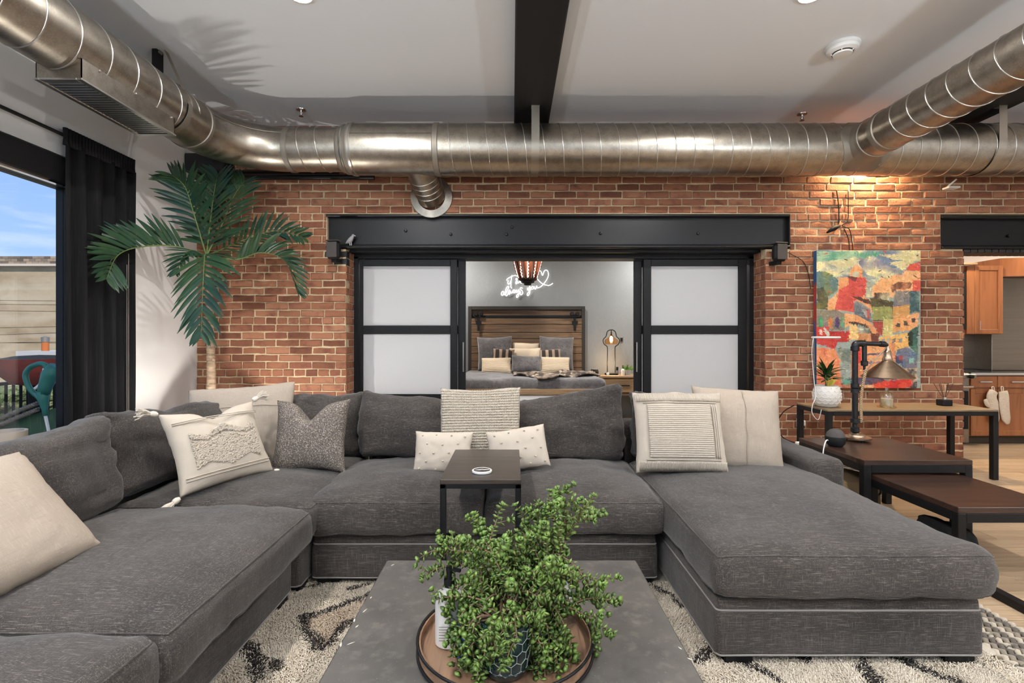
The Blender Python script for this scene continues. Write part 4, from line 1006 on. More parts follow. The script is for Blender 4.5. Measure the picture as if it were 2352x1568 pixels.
MB().tube([(PX + (potr(.022) + .001) * math.cos(a), PY + (potr(.022) + .001) * math.sin(a), TZ + .026) for a in [2 * math.pi * k / 40 for k in range(40)]], .0018, 5, closed=True).build('glazed_ring', M['potg'], pot, smooth='all')
rn = random.Random(12); LEAVES = []; stems = MB(); C0 = Vector((PX, PY, TZ + .13))
def grow(p, d, ln, r, depth, droop):
    n = max(3, int(ln / .012)); path = [p.copy()]; d = d.normalized(); tw = rn.uniform(0, 3)
    for i in range(n):
        d = (d + Vector((rn.gauss(0, .09), rn.gauss(0, .09), rn.gauss(0, .09) - droop * (i / n)))).normalized(); p = p + d * (ln / n); path.append(p.copy())
        f = i / n
        if (depth > 0 or f > .35):
            u = d.orthogonal().normalized(); a = tw + i * 1.57; u = Matrix.Rotation(a, 3, d) @ u
            for s_ in (1, -1): LEAVES.append((p.copy(), (u * s_ + d * .55).normalized(), d.copy(), rn.uniform(.0068, .0108)))
        if depth < 2 and f > .2 and rn.random() < (.42 if depth == 0 else .22):
            q = Matrix.Rotation(rn.uniform(0, 6.28), 3, d) @ d.orthogonal().normalized()
            grow(p.copy(), (d * .7 + q * .8).normalized(), ln * rn.uniform(.28, .5), r * .6, depth + 1, droop * 1.1)
    for k in range(4):
        u = Matrix.Rotation(k * 1.57, 3, d) @ d.orthogonal().normalized(); LEAVES.append((p.copy(), (u * .6 + d).normalized(), d.copy(), rn.uniform(.006, .008)))
    stems.tube(path, [r * (1 - .6 * i / n) for i in range(n + 1)], 5, cap=False)
def target(px, py, y, droop, ln_k=1.0):
    e_ = P(px, py, y); v = e_ - C0; grow(C0 + Vector((rn.uniform(-.02, .02), rn.uniform(-.02, .02), 0)), v + Vector((0, 0, droop * v.length * .45)), v.length * ln_k, .0042, 0, droop)
for a in ((1198, 1185, 1.50, .05), (1120, 1225, 1.55, .1), (1180, 1240, 1.45, .1), (1255, 1225, 1.50, .2), (1290, 1260, 1.55, .3), (1050, 1240, 1.50, .2), (1060, 1300, 1.55, .3), (1015, 1320, 1.50, .5), (1410, 1300, 1.45, .03), (1330, 1335, 1.45, .4),
          (1000, 1385, 1.42, .9), (985, 1425, 1.40, 1.1), (1345, 1410, 1.45, .9), (1310, 1390, 1.38, .8), (1280, 1430, 1.36, 1.0), (1355, 1450, 1.50, 1.0), (1110, 1290, 1.40, .3), (1210, 1300, 1.40, .3), (1150, 1330, 1.36, .4), (1240, 1350, 1.36, .5), (1090, 1380, 1.34, .8),
          (1060, 1420, 1.34, 1.0), (1120, 1440, 1.32, 1.0), (1180, 1440, 1.33, .9), (1020, 1480, 1.36, 1.4), (1060, 1540, 1.33, 1.6), (1040, 1350, 1.42, .6), (1140, 1260, 1.60, .1), (1220, 1260, 1.60, .2), (1270, 1320, 1.60, .4), (1090, 1330, 1.60, .4), (1260, 1480, 1.36, 1.2), (1090, 1460, 1.30, 1.3), (1000, 1500, 1.34, 1.5), (1200, 1200, 1.46, .05), (1150, 1250, 1.5, .1), (1280, 1240, 1.42, .2), (1230, 1230, 1.5, .15), (1080, 1270, 1.46, .2), (1030, 1290, 1.45, .3), (1320, 1380, 1.40, .6), (1340, 1440, 1.40, .9), (1300, 1350, 1.5, .5), (1010, 1360, 1.45, .6), (1120, 1320, 1.35, .4), (1200, 1370, 1.33, .5), (1160, 1400, 1.31, .7), (1070, 1350, 1.38, .6), (1250, 1400, 1.33, .7), (1345, 1480, 1.42, 1.1), (980, 1400, 1.45, .9), (1300, 1290, 1.5, .3), (1100, 1240, 1.4, .1), (1220, 1280, 1.36, .25), (1360, 1320, 1.45, .15), (1120, 1390, 1.28, .6), (1075, 1420, 1.27, .9), (1180, 1340, 1.31, .35), (1040, 1450, 1.29, 1.0)):
    target(*a)
stems.build('stems', M['stem'], jp, smooth='all', kind='stuff')
def leafmesh():
    vs = [(0, 0, 0)]; ring = [(.55, .45), (.95, .95), (.85, 1.55), (.35, 1.95), (-.35, 1.95), (-.85, 1.55), (-.95, .95), (-.55, .45)]
    vs += [(u, v, .12 * abs(u)) for u, v in ring]; vs += [(0, 1.1, .32), (0, 1.1, -.22)]
    fs = []
    seq = [0] + list(range(1, 9))
    for i in range(9): a, b_ = seq[i], seq[(i + 1) % 9]; fs += [(a, b_, 9), (b_, a, 10)]
    return vs, fs
lv_, lf_ = leafmesh()
lm = MB().add(lv_, lf_).build('leaf', M['jade'], jp, smooth='all', local=True)
def leaf_matrix(p, d, ax, s):
    y = d.normalized(); z = ax.normalized() - y * ax.normalized().dot(y); z = z.normalized() if z.length > 1e-4 else y.orthogonal().normalized(); x = y.cross(z)
    return Matrix(((x.x, y.x, z.x, p.x), (x.y, y.y, z.y, p.y), (x.z, y.z, z.z, p.z), (0, 0, 0, 1))) @ Matrix.Diagonal((s, s, s, 1))
LEAVES.sort(key=lambda q: q[0].y); JI = XF[jp.name].inverted(); rest = MB()
random.Random(4).shuffle(LEAVES); LEAVES.sort(key=lambda q: round(q[0].y * 12))
for i, q in enumerate(LEAVES):
    mt = leaf_matrix(*q)
    if i < 290:
        o = lm if i == 0 else inst(lm, 'leaf', jp); o.matrix_local = JI @ mt
    else: rest.add([mt @ Vector(v) for v in lv_], lf_)
rest.build('leaf_mass', M['jade'], jp, smooth='all', recalc=False, kind='stuff')
# lotion bottle, candle jar and crystal piece on the tray
M['frostb'] = mk('milky_bottle', (.78, .74, .69), .25, coat=.3)
BX_, BY_ = -.188, 1.50
bt = thing('pump_bottle', 'milky bottle with black pump at the left of the tray', 'bottle', (BX_, BY_, TZ))
MB().lathe([(.036, 0), (.042, .006), (.042, .13), (.036, .15), (.016, .162), (.014, .175)], (BX_, BY_, TZ), 28).build('body', M['frostb'], bt, smooth=True)
MB().lathe([(.016, .170), (.016, .19), (.008, .192), (.006, .215), (.010, .217), (.010, .228)], (BX_, BY_, TZ), 16).build('pump', M['matte'], bt, smooth=True)
MB().bar((BX_, BY_, TZ + .222), (BX_ + .035, BY_ - .01, TZ + .220), .010, .008).build('nozzle', M['matte'], bt)
for i in range(6): MB().box(BX_ - .025, BX_ + .01 + .01 * (i % 3), BY_ - .0428, BY_ - .0422, TZ + .03 + i * .008, TZ + .0315 + i * .008).build('label_line', M['galvd'], bt)
M['blue'] = mk('cobalt_blue', (.02, .08, .42), .25)
b2 = thing('blue_jar', 'small blue and white patterned jar behind the plant pot', 'jar', (-.125, 1.43, TZ))
MB().lathe([(.026, 0), (.03, .004), (.03, .09), (.026, .098)], (-.125, 1.43, TZ), 20).build('body', M['blue'], b2, smooth=True)
for z in (.02, .045, .07): MB().lathe([(.0304, z), (.0304, z + .008)], (-.125, 1.43, TZ), 20, cap=False).build('white_band', M['white'], b2, smooth=True)
vs = thing('crystal_decanter', 'tall clear faceted glass decanter at the right of the tray', 'decanter', (.155, 1.60, TZ))
fac = lambda a: .05 * math.cos(10 * a)
MB().lathe([(.038, 0), (.05, .01), (.052, .09), (.03, .13), (.016, .16), (.016, .20), (.024, .215), (.018, .22), (.012, .2), (.012, .16), (.026, .128), (.046, .088), (.044, .016), (.001, .014)], (.155, 1.60, TZ), 30, cap=False, ripple=fac).build('body', M['glass'], vs, smooth=25)
MB().lathe([(.010, .205), (.022, .225), (.026, .25), (.014, .275), (.002, .282)], (.155, 1.60, TZ), 10).build('stopper', M['glass'], vs)

# ------------------------------------------------------------------ console and nesting tables
def frame_table(name, label, x0, x1, y0, y1, z, top, th=.03, leg=.045, rail=.04):
    t = thing(name, label, 'table', ((x0 + x1) / 2, (y0 + y1) / 2, 0))
    MB().box(x0, x1, y0, y1, z - th, z, .003).build('table_top', M[top], t)
    for x in (x0, x1 - leg):
        for y in (y0, y1 - leg): MB().box(x, x + leg, y, y + leg, .001, z - th, .003).build('leg', M['black'], t)
    for y in (y0, y1 - leg): MB().box(x0 + leg, x1 - leg, y, y + leg, z - th - rail, z - th, .002).build('rail', M['black'], t)
    for x in (x0, x1 - leg): MB().box(x, x + leg, y0 + leg, y1 - leg, z - th - rail, z - th, .002).build('rail', M['black'], t)
    return t
CZ = .669
frame_table('console_table', 'tall console table with pale oak top against the brick wall', 2.995, 4.62, 4.75, 5.27, CZ, 'oak', .018, .05, .04)
N2 = .53
frame_table('nesting_table', 'larger dark wood nesting table in front of the console', 2.36, 3.09, 3.356, 4.12, N2, 'tablewood', .034, .05, .05)
N3 = .43
frame_table('nesting_table', 'lower dark wood nesting table pulled out at the right edge', 2.425, 3.03, 2.72, 3.42, N3, 'tablewood', .034, .045, .05)
MB().box(2.50, 2.545, 1.6, 2.68, .002, .045, .003).build('metal_floor_bar', M['black'], label='black metal bar lying on the oak floor beside the rug', cat='metal bar')

# pipe lamp on the larger nesting table
M['rope'] = mk('tan_rope', (.42, .29, .17), .9)
lx, ly = 2.74, 4.0
pl = thing('pipe_lamp', 'black iron pipe desk lamp with cone shade on the dark table', 'lamp', (lx, ly, N2))
MB().lathe([(.098, .018), (.10, .024), (.10, .032), (.06, .036), (.055, .05), (.04, .056), (.04, .064), (.03, .07)], (lx + .015, ly, N2), 32).build('base', M['bronze'], pl, smooth=True)
for a in (0.4, 2.5, 4.6): MB().lathe([(.012, .001), (.014, .018)], (lx + .015 + .075 * math.cos(a), ly + .075 * math.sin(a), N2), 10).build('foot', M['matte'], pl)
ZT = 1.295
MB().tube([(lx, ly, N2 + .06), (lx, ly, ZT)], .021, 16).build('pole', M['iron'], pl, smooth=True)
for z, r_ in ((N2 + .09, .032), (N2 + .16, .034), (N2 + .40, .030), (N2 + .44, .030), (ZT - .03, .031)): MB().lathe([(r_ - .006, -.02), (r_, -.016), (r_, .016), (r_ - .006, .02)], (lx, ly, z), 18).build('pipe_fitting', M['iron'], pl, smooth=True)
for z in (N2 + .16, N2 + .42): MB().tube([(lx + .02, ly, z), (lx + .055, ly, z)], .013, 10).tube([(lx + .055, ly, z), (lx + .068, ly, z + .004)], .006, 8).build('valve', M['iron'], pl, smooth=True)
MB().tube(catmull([(lx, ly, ZT - .02), (lx + .005, ly, ZT + .004), (lx + .03, ly, ZT + .012), (lx + .07, ly, ZT + .012)], 5), .026, 14).tube([(lx + .05, ly, ZT + .012), (lx + .235, ly, ZT + .005)], .018, 14).build('arm', M['iron'], pl, smooth=True)
MB().tube([(lx + .20, ly, ZT + .008), (lx + .235, ly, ZT + .005), (lx + .26, ly, ZT - .004)], [.024, .024, .012], 12).build('arm_end', M['iron'], pl, smooth=True)
MB().tube([(lx + .075, ly, ZT + .02), (lx + .075, ly, ZT - .14)], .018, 12).lathe([(.012, -.02), (.024, -.015), (.026, .02), (.016, .026)], (lx + .075, ly, ZT - .15), 14).tube([(lx + .075, ly, ZT - .17), (lx + .075, ly, ZT - .20)], .009, 8).build('drop_pipe', M['iron'], pl, smooth=True)
sx = 3.0
MB().lathe([(.178, 1.035), (.18, 1.041), (.03, 1.172), (.028, 1.178)], (sx, ly, 0), 44, cap=False).build('shade', M['bronze'], pl, smooth=30)
MB().lathe([(.176, 1.037), (.028, 1.168)], (sx, ly, 0), 44, cap=False).build('shade_lining', M['white'], pl, smooth=True)
MB().lathe([(.034, 1.168), (.038, 1.18), (.030, 1.20), (.024, 1.215), (.026, 1.24), (.018, 1.25), (.012, 1.285)], (sx, ly, 0), 18).build('socket', M['bronze'], pl, smooth=True)
MB().lathe([(.013, 1.14), (.03, 1.10), (.04, 1.06), (.034, 1.03), (.012, 1.008), (.001, 1.005)], (sx, ly, 0), 18).build('bulb', M['white'], pl, smooth=True)
MB().tube(catmull([(sx, ly, 1.285), (sx - .02, ly - .01, 1.27), (sx - .12, ly - .02, 1.17), (lx + .085, ly - .01, 1.09)], 6), .004, 6).build('wire', M['galvd'], pl, smooth='all')
for ph in (0, math.pi):
    pts = []
    for k in range(121):
        f = k / 120; z = 1.10 - (1.10 - N2 - .15) * f; c_ = lx + .075 - .035 * f; pts.append((c_ + .006 * math.cos(f * 95 + ph) - .02 * math.sin(f * 3.1), ly - .02 + .006 * math.sin(f * 95 + ph), z))
    MB().tube(pts, .006, 6).build('twisted_cord', M['rope'], pl, smooth='all')
# round speaker with white cable
s = thing('round_speaker', 'dark grey ball shaped speaker on the dark table', 'speaker', (2.455, 3.80, N2))
MB().lathe([(.045, .001), (.062, .02), (.070, .055), (.066, .075)], (2.455, 3.80, N2), 28).build('shell', M['matte'], s, smooth=True)
M['mesh'] = mk('grey_mesh_cloth', (.07, .062, .058), .9, bump=(300, .5, .002))
MB().lathe([(.066, .074), (.058, .10), (.036, .125), (.001, .135)], (2.455, 3.80, N2), 28).build('mesh_dome', M['mesh'], s, smooth=True)
MB().tube(catmull([(2.395, 3.79, N2 + .045), (2.36, 3.76, N2 + .05), (2.325, 3.73, N2 + .01), (2.31, 3.72, N2 - .07), (2.31, 3.72, .2), (2.30, 3.72, .02)], 8), .0045, 6).build('white_cable', M['white'], s, smooth='all')
# items on the console
M['glaze'] = mk('white_glaze', (.78, .76, .72), .25, coat=.4)
M['dracaena'] = mk('dark_green_leaf', (.02, .065, .018), .35, layers=[(20, (.05, .11, .03), .5, .8)])
M['yellow'] = mk('yellow_leaf', (.50, .42, .06), .5)
hx, hy = 3.13, 4.98
hp_ = thing('potted_plant', 'small dark green plant in a white scalloped pot on the console', 'plant', (hx, hy, CZ))
pt_ = MB().lathe([(.085, .001), (.10, .012), (.122, .07), (.128, .12), (.118, .17), (.104, .205), (.108, .212), (.098, .212), (.094, .19)], (hx, hy, CZ), 36).build('pot', M['glaze'], hp_, smooth=True)
sc0 = None
for row in range(6):
    zc = .05 + row * .028; rr = float(np.interp(zc, [.012, .07, .12, .17, .205], [.10, .122, .128, .118, .104]))
    for k in range(14):
        a = (k + .5 * (row % 2)) * 2 * math.pi / 14
        pts = [(hx + (rr + .001) * math.cos(a + u), hy + (rr + .001) * math.sin(a + u), CZ + zc - .020 * math.sqrt(max(0, 1 - (u / .224) ** 2)) + .008) for u in [-.224 + .448 * i / 8 for i in range(9)]]
        if math.sin(a) < .35: MB().tube(pts, .0028, 5).build('scallop', M['glaze'], pt_, smooth='all')
MB().lathe([(.096, .185), (.04, .19), (.001, .192)], (hx, hy, CZ), 16).build('potting_soil', M['soil'], hp_, smooth=True)
MB().tube([(hx, hy, CZ + .185), (hx - .004, hy, CZ + .28), (hx, hy, CZ + .36)], [.014, .011, .009], 8).build('stem', M['trunk'], hp_, smooth=True)
rn = random.Random(8)
for k in range(48):
    a = k * 2.4; el = rn.uniform(.1, 1.3); d = Vector((math.cos(a) * math.cos(el), math.sin(a) * math.cos(el), math.sin(el)))
    leaflet(Vector((hx, hy, CZ + rn.uniform(.26, .37))), d, rn.uniform(.13, .20), .022, .8, d.cross(Vector((math.sin(a), -math.cos(a), 0))), rn).build('leaf', M['dracaena'], hp_, smooth='all', recalc=False)
for sx_ in (-1, 1, .2): leaflet(Vector((hx, hy - .02, CZ + .2)), Vector((sx_ * .5, -.4, .8)), .10, .026, .3, Vector((0, -1, .5)), rn).build('yellow_leaf', M['yellow'], hp_, smooth='all', recalc=False)
gl = thing('ring_grow_light', 'white ring shaped grow light on a thin pole above the small plant', 'lamp', (hx - .11, hy + .03, CZ))
MB().tube([(hx + .01 + .118 * math.cos(a), hy + .03 + .118 * math.sin(a), 1.355) for a in [2 * math.pi * k / 40 for k in range(40)]], .010, 8, closed=True).build('ring', M['white'], gl, smooth='all')
MB().tube([(hx - .108, hy + .03, CZ + .19), (hx - .112, hy + .03, 1.355)], .005, 8).build('pole', M['galvd'], gl, smooth=True)
MB().tube(catmull([(hx - .115, hy + .03, 1.35), (hx - .135, hy + .02, 1.2), (hx - .128, hy, .95), (hx - .14, hy - .05, .78), (hx - .20, hy - .1, .70), (hx - .215, hy - .12, .62), (hx - .17, hy - .14, .56), (hx - .145, hy - .15, .66)], 8), .0035, 6).build('white_cable', M['white'], gl, smooth='all')
# cloche jar
jx, jy = 3.69, 4.93
cl = thing('glass_cloche', 'glass dome jar with a gold base on the console', 'jar', (jx, jy, CZ))
MB().lathe([(.078, .001), (.08, .006), (.075, .012), (.062, .014)], (jx, jy, CZ), 32).build('base', M['gold'], cl, smooth=True)
MB().lathe([(.060, .014), (.060, .10), (.05, .13), (.022, .15), (.010, .16), (.016, .175), (.016, .19), (.004, .198)], (jx, jy, CZ), 28, cap=False).build('dome', M['glass'], cl, smooth=True)
MB().lathe([(.050, .016), (.050, .085), (.001, .086)], (jx, jy, CZ), 24).build('candle', mk('amber_wax', (.62, .46, .22), .4), cl, smooth=30)
# reed diffuser
rx, ry = 4.36, 5.05
rd = thing('reed_diffuser', 'small black reed diffuser on the right end of the console', 'diffuser', (rx, ry, CZ))
MB().box(rx - .05, rx + .05, ry - .045, ry + .045, CZ + .001, CZ + .062, .006).build('bottle', M['matte'], rd)
MB().lathe([(.018, .062), (.018, .085), (.014, .086)], (rx, ry, CZ), 14).build('collar', M['chrome'], rd, smooth=True)
for k, (a, b_) in enumerate(((-.10, .01), (-.07, -.02), (-.02, .02), (.03, -.01), (.06, .02), (.09, 0))): MB().tube([(rx + a * .1, ry, CZ + .07), (rx + a, ry + b_, CZ + .225)], .0025, 5).build('reed', M['darkwood'], rd)
# painting
def srgb(c): return tuple((x / 255 / 12.92) if x / 255 <= .04045 else ((x / 255 + .055) / 1.055) ** 2.4 for x in c)
NXp, NYp = 224, 296
yy, xx = np.mgrid[0:NYp, 0:NXp]; U = xx / (NXp - 1); V_ = yy / (NYp - 1)
rs = np.random.RandomState(2)
def fbm(fx, fy, seed):
    r_ = np.random.RandomState(seed); out = np.zeros_like(U); a = 1.
    for o in range(4):
        g = r_.rand(int(fy * 2 ** o) + 3, int(fx * 2 ** o) + 3); X_, Y_ = U * fx * 2 ** o, V_ * fy * 2 ** o; i, j = X_.astype(int), Y_.astype(int); u, v = X_ - i, Y_ - j
        out += a * (g[j, i] * (1 - u) * (1 - v) + g[j, i + 1] * u * (1 - v) + g[j + 1, i] * (1 - u) * v + g[j + 1, i + 1] * u * v - .5); a *= .55
    return out
wx_, wy_ = U + fbm(7, 9, 1) * .012, V_ + fbm(7, 9, 2) * .010
IMG = np.zeros((NYp, NXp, 3)); IMG[:] = (150, 160, 150)
def inside(poly):
    X_, Y_ = wx_ * 1085 + 60, wy_ * 1440 + 70; r_ = np.zeros_like(U, bool); n = len(poly)
    for i in range(n):
        (x0, y0), (x1, y1) = poly[i], poly[i - 1]
        if y0 == y1: continue
        r_ ^= ((y0 > Y_) != (y1 > Y_)) & (X_ < (x1 - x0) * (Y_ - y0) / (y1 - y0) + x0)
    return r_
def rect(a, b, c, d): return [(a, b), (c, b), (c, d), (a, d)]
def fill(poly, c, c2=None, k=0., seed=0, fx=6, fy=8):
    m_ = inside(poly); col = np.array(c, float) + np.zeros((NYp, NXp, 3))
    if c2 is not None: f = np.clip(.5 + k * fbm(fx, fy, seed), 0, 1)[..., None]; col = col * (1 - f) + np.array(c2, float) * f
    IMG[m_] = col[m_]
OR, RD, CRM = (236, 170, 112), (222, 88, 66), (232, 218, 160)
fill(rect(0, 0, 1300, 460), (112, 128, 146), CRM, 2.6, 5, 3, 9)
for q in (((60, 75), (500, 75), (420, 150), (60, 190)), ((480, 90), (760, 85), (600, 170), (440, 130))): fill(q, (90, 150, 120), (160, 190, 150), 2, 6)
for q in (((190, 200), (420, 150), (470, 220), (330, 270)), ((560, 220), (760, 260), (820, 330), (640, 320)), ((700, 110), (1140, 100), (1130, 180), (860, 170)), ((830, 200), (1120, 150), (960, 290))): fill(q, CRM, (200, 190, 140), 1.5, 7)
fill([(480, 190), (640, 120), (780, 220), (940, 300), (820, 370), (600, 330)], (125, 122, 140), CRM, 1.8, 9, 4, 10)
fill([(60, 285), (150, 285), (230, 320), (287, 375), (285, 480), (190, 545), (60, 560)], (74, 112, 128), (120, 128, 72), 2.2, 8, 5, 6)
fill([(60, 470), (130, 450), (180, 560), (175, 690), (60, 690)], (110, 106, 48), (60, 56, 36), 2.2, 10)
fill([(290, 350), (410, 350), (410, 270), (480, 222), (540, 270), (545, 345), (585, 350), (572, 560), (640, 600), (640, 720), (180, 700), (180, 590), (290, 500)], OR, (226, 150, 96), 1.5, 11)
fill([(390, 350), (585, 350), (572, 545), (450, 600), (460, 720), (250, 690), (300, 480), (400, 430)], RD, (200, 72, 60), 1.5, 12)
fill([(445, 295), (500, 290), (505, 340), (440, 340)], (190, 190, 160)); fill([(370, 335), (490, 345), (470, 395), (430, 380)], (110, 50, 36))
fill([(430, 550), (520, 560), (620, 600), (640, 650), (560, 620)], (92, 52, 36))
fill([(580, 350), (720, 360), (640, 460), (640, 560), (580, 560)], (150, 160, 150), CRM, 2, 13)
fill([(640, 450), (740, 362), (830, 370), (860, 330), (940, 330), (970, 285), (1145, 285), (1145, 500), (880, 500), (860, 560), (640, 560)], OR, (240, 184, 128), 1.5, 14)
fill([(990, 280), (1030, 220), (1145, 190), (1145, 282)], RD); fill(rect(1060, 380, 1145, 495), (218, 92, 70))
fill([(830, 450), (920, 400), (1060, 400), (1040, 470), (900, 480), (850, 510)], (110, 66, 42), (190, 120, 80), 2.5, 15, 20, 20)
fill(rect(665, 510, 820, 610), (84, 60, 42), (190, 176, 140), 2.5, 16, 9, 12)
fill([(620, 570), (860, 600), (850, 810), (650, 810)], (120, 112, 62), (76, 66, 38), 2.4, 17)
fill(rect(640, 660, 850, 800), (150, 150, 84), (206, 196, 130), 2.2, 18)
fill([(455, 600), (520, 610), (620, 690), (640, 830), (455, 770)], (160, 160, 150), (96, 104, 110), 2.4, 19); fill([(540, 690), (600, 680), (625, 790), (580, 780)], (196, 84, 78), (170, 160, 150), 2.6, 20, 20, 20)
fill([(880, 495), (1040, 495), (1040, 740), (850, 800), (860, 660)], (112, 112, 132), (140, 128, 112), 2, 21); fill([(860, 660), (1040, 640), (1050, 740), (850, 800)], (206, 150, 84), (140, 120, 100), 2.2, 22)
fill(rect(1035, 495, 1135, 740), (56, 84, 86), (150, 160, 140), 2.6, 23, 18, 24)
fill([(850, 800), (1125, 715), (1120, 850), (1040, 900), (850, 930)], OR, (226, 156, 96), 1.5, 24)
for a, b in ((895, 825), (975, 808), (1050, 775)): fill(rect(a, b, a + 38, b + 45), (84, 70, 56))
fill([(60, 700), (260, 690), (350, 740), (350, 905), (60, 890)], (118, 108, 104), (142, 128, 104), 2, 25)
for a, c in ((85, (70, 150, 96)), (185, (206, 120, 60)), (250, (92, 60, 100)), (305, (110, 150, 110))): fill([(a, 870), (a + 3, 790), (a + 25, 760), (a + 45, 790), (a + 45, 890)], c)
fill([(350, 740), (470, 740), (640, 840), (715, 940), (620, 930), (560, 850), (430, 830), (350, 880)], OR, (220, 150, 96), 1.2, 26)
fill([(370, 830), (450, 815), (560, 850), (640, 930), (600, 920), (540, 870), (440, 840)], (70, 46, 36)); fill([(400, 850), (480, 850), (500, 1000), (400, 1010)], (232, 190, 120))
fill([(640, 815), (750, 815), (745, 960), (700, 930)], (160, 62, 44)); fill(rect(490, 930, 630, 1040), (186, 120, 72), (206, 140, 90), 1.5, 27); fill([(620, 930), (715, 935), (700, 1040), (630, 1040)], (110, 56, 36))
fill(rect(480, 880, 620, 940), (180, 176, 150), (70, 66, 60), 2.5, 28, 12, 8)
fill(rect(750, 790, 850, 970), (180, 164, 96), (206, 190, 120), 2, 29)
fill([(30, 870), (200, 870), (190, 910), (400, 920), (400, 1030), (280, 1030), (250, 1100), (30, 1040)], (206, 58, 44), (176, 46, 38), 1.6, 30); fill([(135, 870), (190, 920), (190, 970), (150, 950)], (206, 200, 180)); fill(rect(85, 900, 115, 950), (230, 200, 180))
fill([(720, 980), (1020, 925), (1020, 1080), (900, 1120), (720, 1110)], (238, 184, 104), (222, 160, 84), 1.5, 31)
for a in (730, 785, 845, 915): fill([(a, 1040), (a + 4, 1000), (a + 38, 985), (a + 40, 1030)], (196, 190, 170), (110, 110, 110), 2, a)
fill([(1030, 900), (1120, 850), (1115, 1160), (1020, 1060)], (84, 150, 124), (56, 90, 76), 2, 32); fill([(1015, 930), (1050, 905), (1075, 930), (1065, 1060), (1020, 1060)], (30, 46, 36))
fill([(60, 1080), (250, 1100), (300, 1220), (330, 1500), (60, 1500)], (230, 144, 96), (214, 110, 76), 1.6, 33)
fill([(270, 1090), (420, 1100), (420, 1260), (300, 1220)], (112, 124, 112), (186, 176, 150), 2.5, 34, 12, 12)
fill(rect(420, 1040, 880, 1400), (232, 160, 104), (206, 120, 80), 1.8, 35); fill(rect(465, 1090, 530, 1250), (206, 58, 44))
for i, (y, c) in enumerate(((1150, (84, 76, 96)), (1200, (232, 190, 150)), (1240, (120, 100, 124)), (1290, (236, 170, 120)), (1330, (96, 110, 116)))): fill([(540, y), (860, y - 10), (860, y + 14), (540, y + 20)], c, (200, 150, 110), 1.6, 36 + i, 9, 3)
fill([(900, 1110), (1000, 1080), (1110, 1150), (1110, 1330), (1000, 1330), (880, 1200)], (96, 112, 132), (130, 116, 120), 2.2, 42)
fill([(880, 1180), (960, 1180), (960, 1260), (890, 1260)], (44, 62, 96), (190, 70, 60), 2.4, 43, 14, 14); fill(rect(1025, 1190, 1075, 1250), (130, 180, 160))
fill([(940, 1300), (1115, 1300), (1110, 1520), (1030, 1520)], (66, 66, 66), (200, 170, 140), 3, 44, 24, 28)
fill([(320, 1460), (400, 1400), (800, 1390), (900, 1420), (880, 1470), (330, 1500)], (70, 62, 84), (110, 80, 90), 2, 45); fill([(330, 1440), (400, 1400), (420, 1470), (340, 1490)], (100, 150, 130))
fill([(640, 1470), (780, 1430), (1040, 1420), (1060, 1480), (980, 1520), (660, 1520)], (200, 44, 36), (230, 90, 60), 2.2, 46); fill(rect(330, 1478, 660, 1515), (222, 160, 110), (180, 110, 80), 2, 47)
IMG0 = IMG.copy()
for q in range(3000):                      # loose brush strokes over the blocked-in shapes
    px_, py_ = rs.randint(0, NXp), rs.randint(0, NYp); an = rs.uniform(-.6, .6) + (1.4 if rs.rand() < .3 else 0); L_, w_ = rs.uniform(2, 6), rs.uniform(.5, 1.2)
    x0_, x1_, y0_, y1_ = max(px_ - 14, 0), min(px_ + 15, NXp), max(py_ - 14, 0), min(py_ + 15, NYp)
    gx, gy = xx[y0_:y1_, x0_:x1_] - px_, yy[y0_:y1_, x0_:x1_] - py_; a_, b2_ = gx * math.cos(an) + gy * math.sin(an), -gx * math.sin(an) + gy * math.cos(an)
    k_ = (a_ / L_) ** 2 + (b2_ / w_) ** 2 < 1; c2 = IMG0[py_, px_] + rs.normal(0, 15) + rs.normal(0, 7, 3)
    if rs.rand() < .022: c2 = np.array([(232, 220, 170), (60, 50, 44), (206, 70, 56), (90, 130, 140)][rs.randint(4)], float)
    IMG[y0_:y1_, x0_:x1_][k_] = c2
IMG += (fbm(40, 14, 50) * 20 + fbm(20, 60, 51) * 14)[..., None]; IMG = np.clip(IMG, 0, 255) / 255
LIN = np.where(IMG <= .04045, IMG / 12.92, ((IMG + .055) / 1.055) ** 2.4)
m = bpy.data.materials.new('oil_paint_print'); m.use_nodes = True; b = m.node_tree.nodes['Principled BSDF']; b.inputs['Roughness'].default_value = .4
vc = m.node_tree.nodes.new('ShaderNodeVertexColor'); vc.layer_name = 'paint'; m.node_tree.links.new(vc.outputs[0], b.inputs['Base Color']); M['paintprint'] = m
PA0, PA1, PZ0, PZ1 = 3.355, 4.50, .80, 2.315
pa = thing('painting', 'colourful unframed canvas of village houses hanging on the brick wall', 'painting', (3.92, 5.55, PZ0))
yf0, yf1 = 5.515, 5.535
g = MB().grid(lambda u, v: (PA0 + (PA1 - PA0) * u, yf0 - .028 * (1 - u) * 0 + (yf1 - yf0) * (1 - v) * 0, PZ1 - (PZ1 - PZ0) * v), NXp - 1, NYp - 1)
o = g.build('painted_face', M['paintprint'], pa, recalc=False)
at = o.data.color_attributes.new('paint', 'FLOAT_COLOR', 'POINT'); at.data.foreach_set('color', np.concatenate([LIN.reshape(-1, 3), np.ones((NXp * NYp, 1))], 1).ravel().astype(np.float32))
M['canvas_edge'] = mk('blue_painted_edge', (.03, .10, .25), .6, layers=[((6, 6, 3), (.40, .05, .04), .52, .58)])
MB().box(PA0, PA1, yf0 + .001, 5.575, PZ0, PZ1, .002).build('stretched_canvas', M['canvas_edge'], pa)

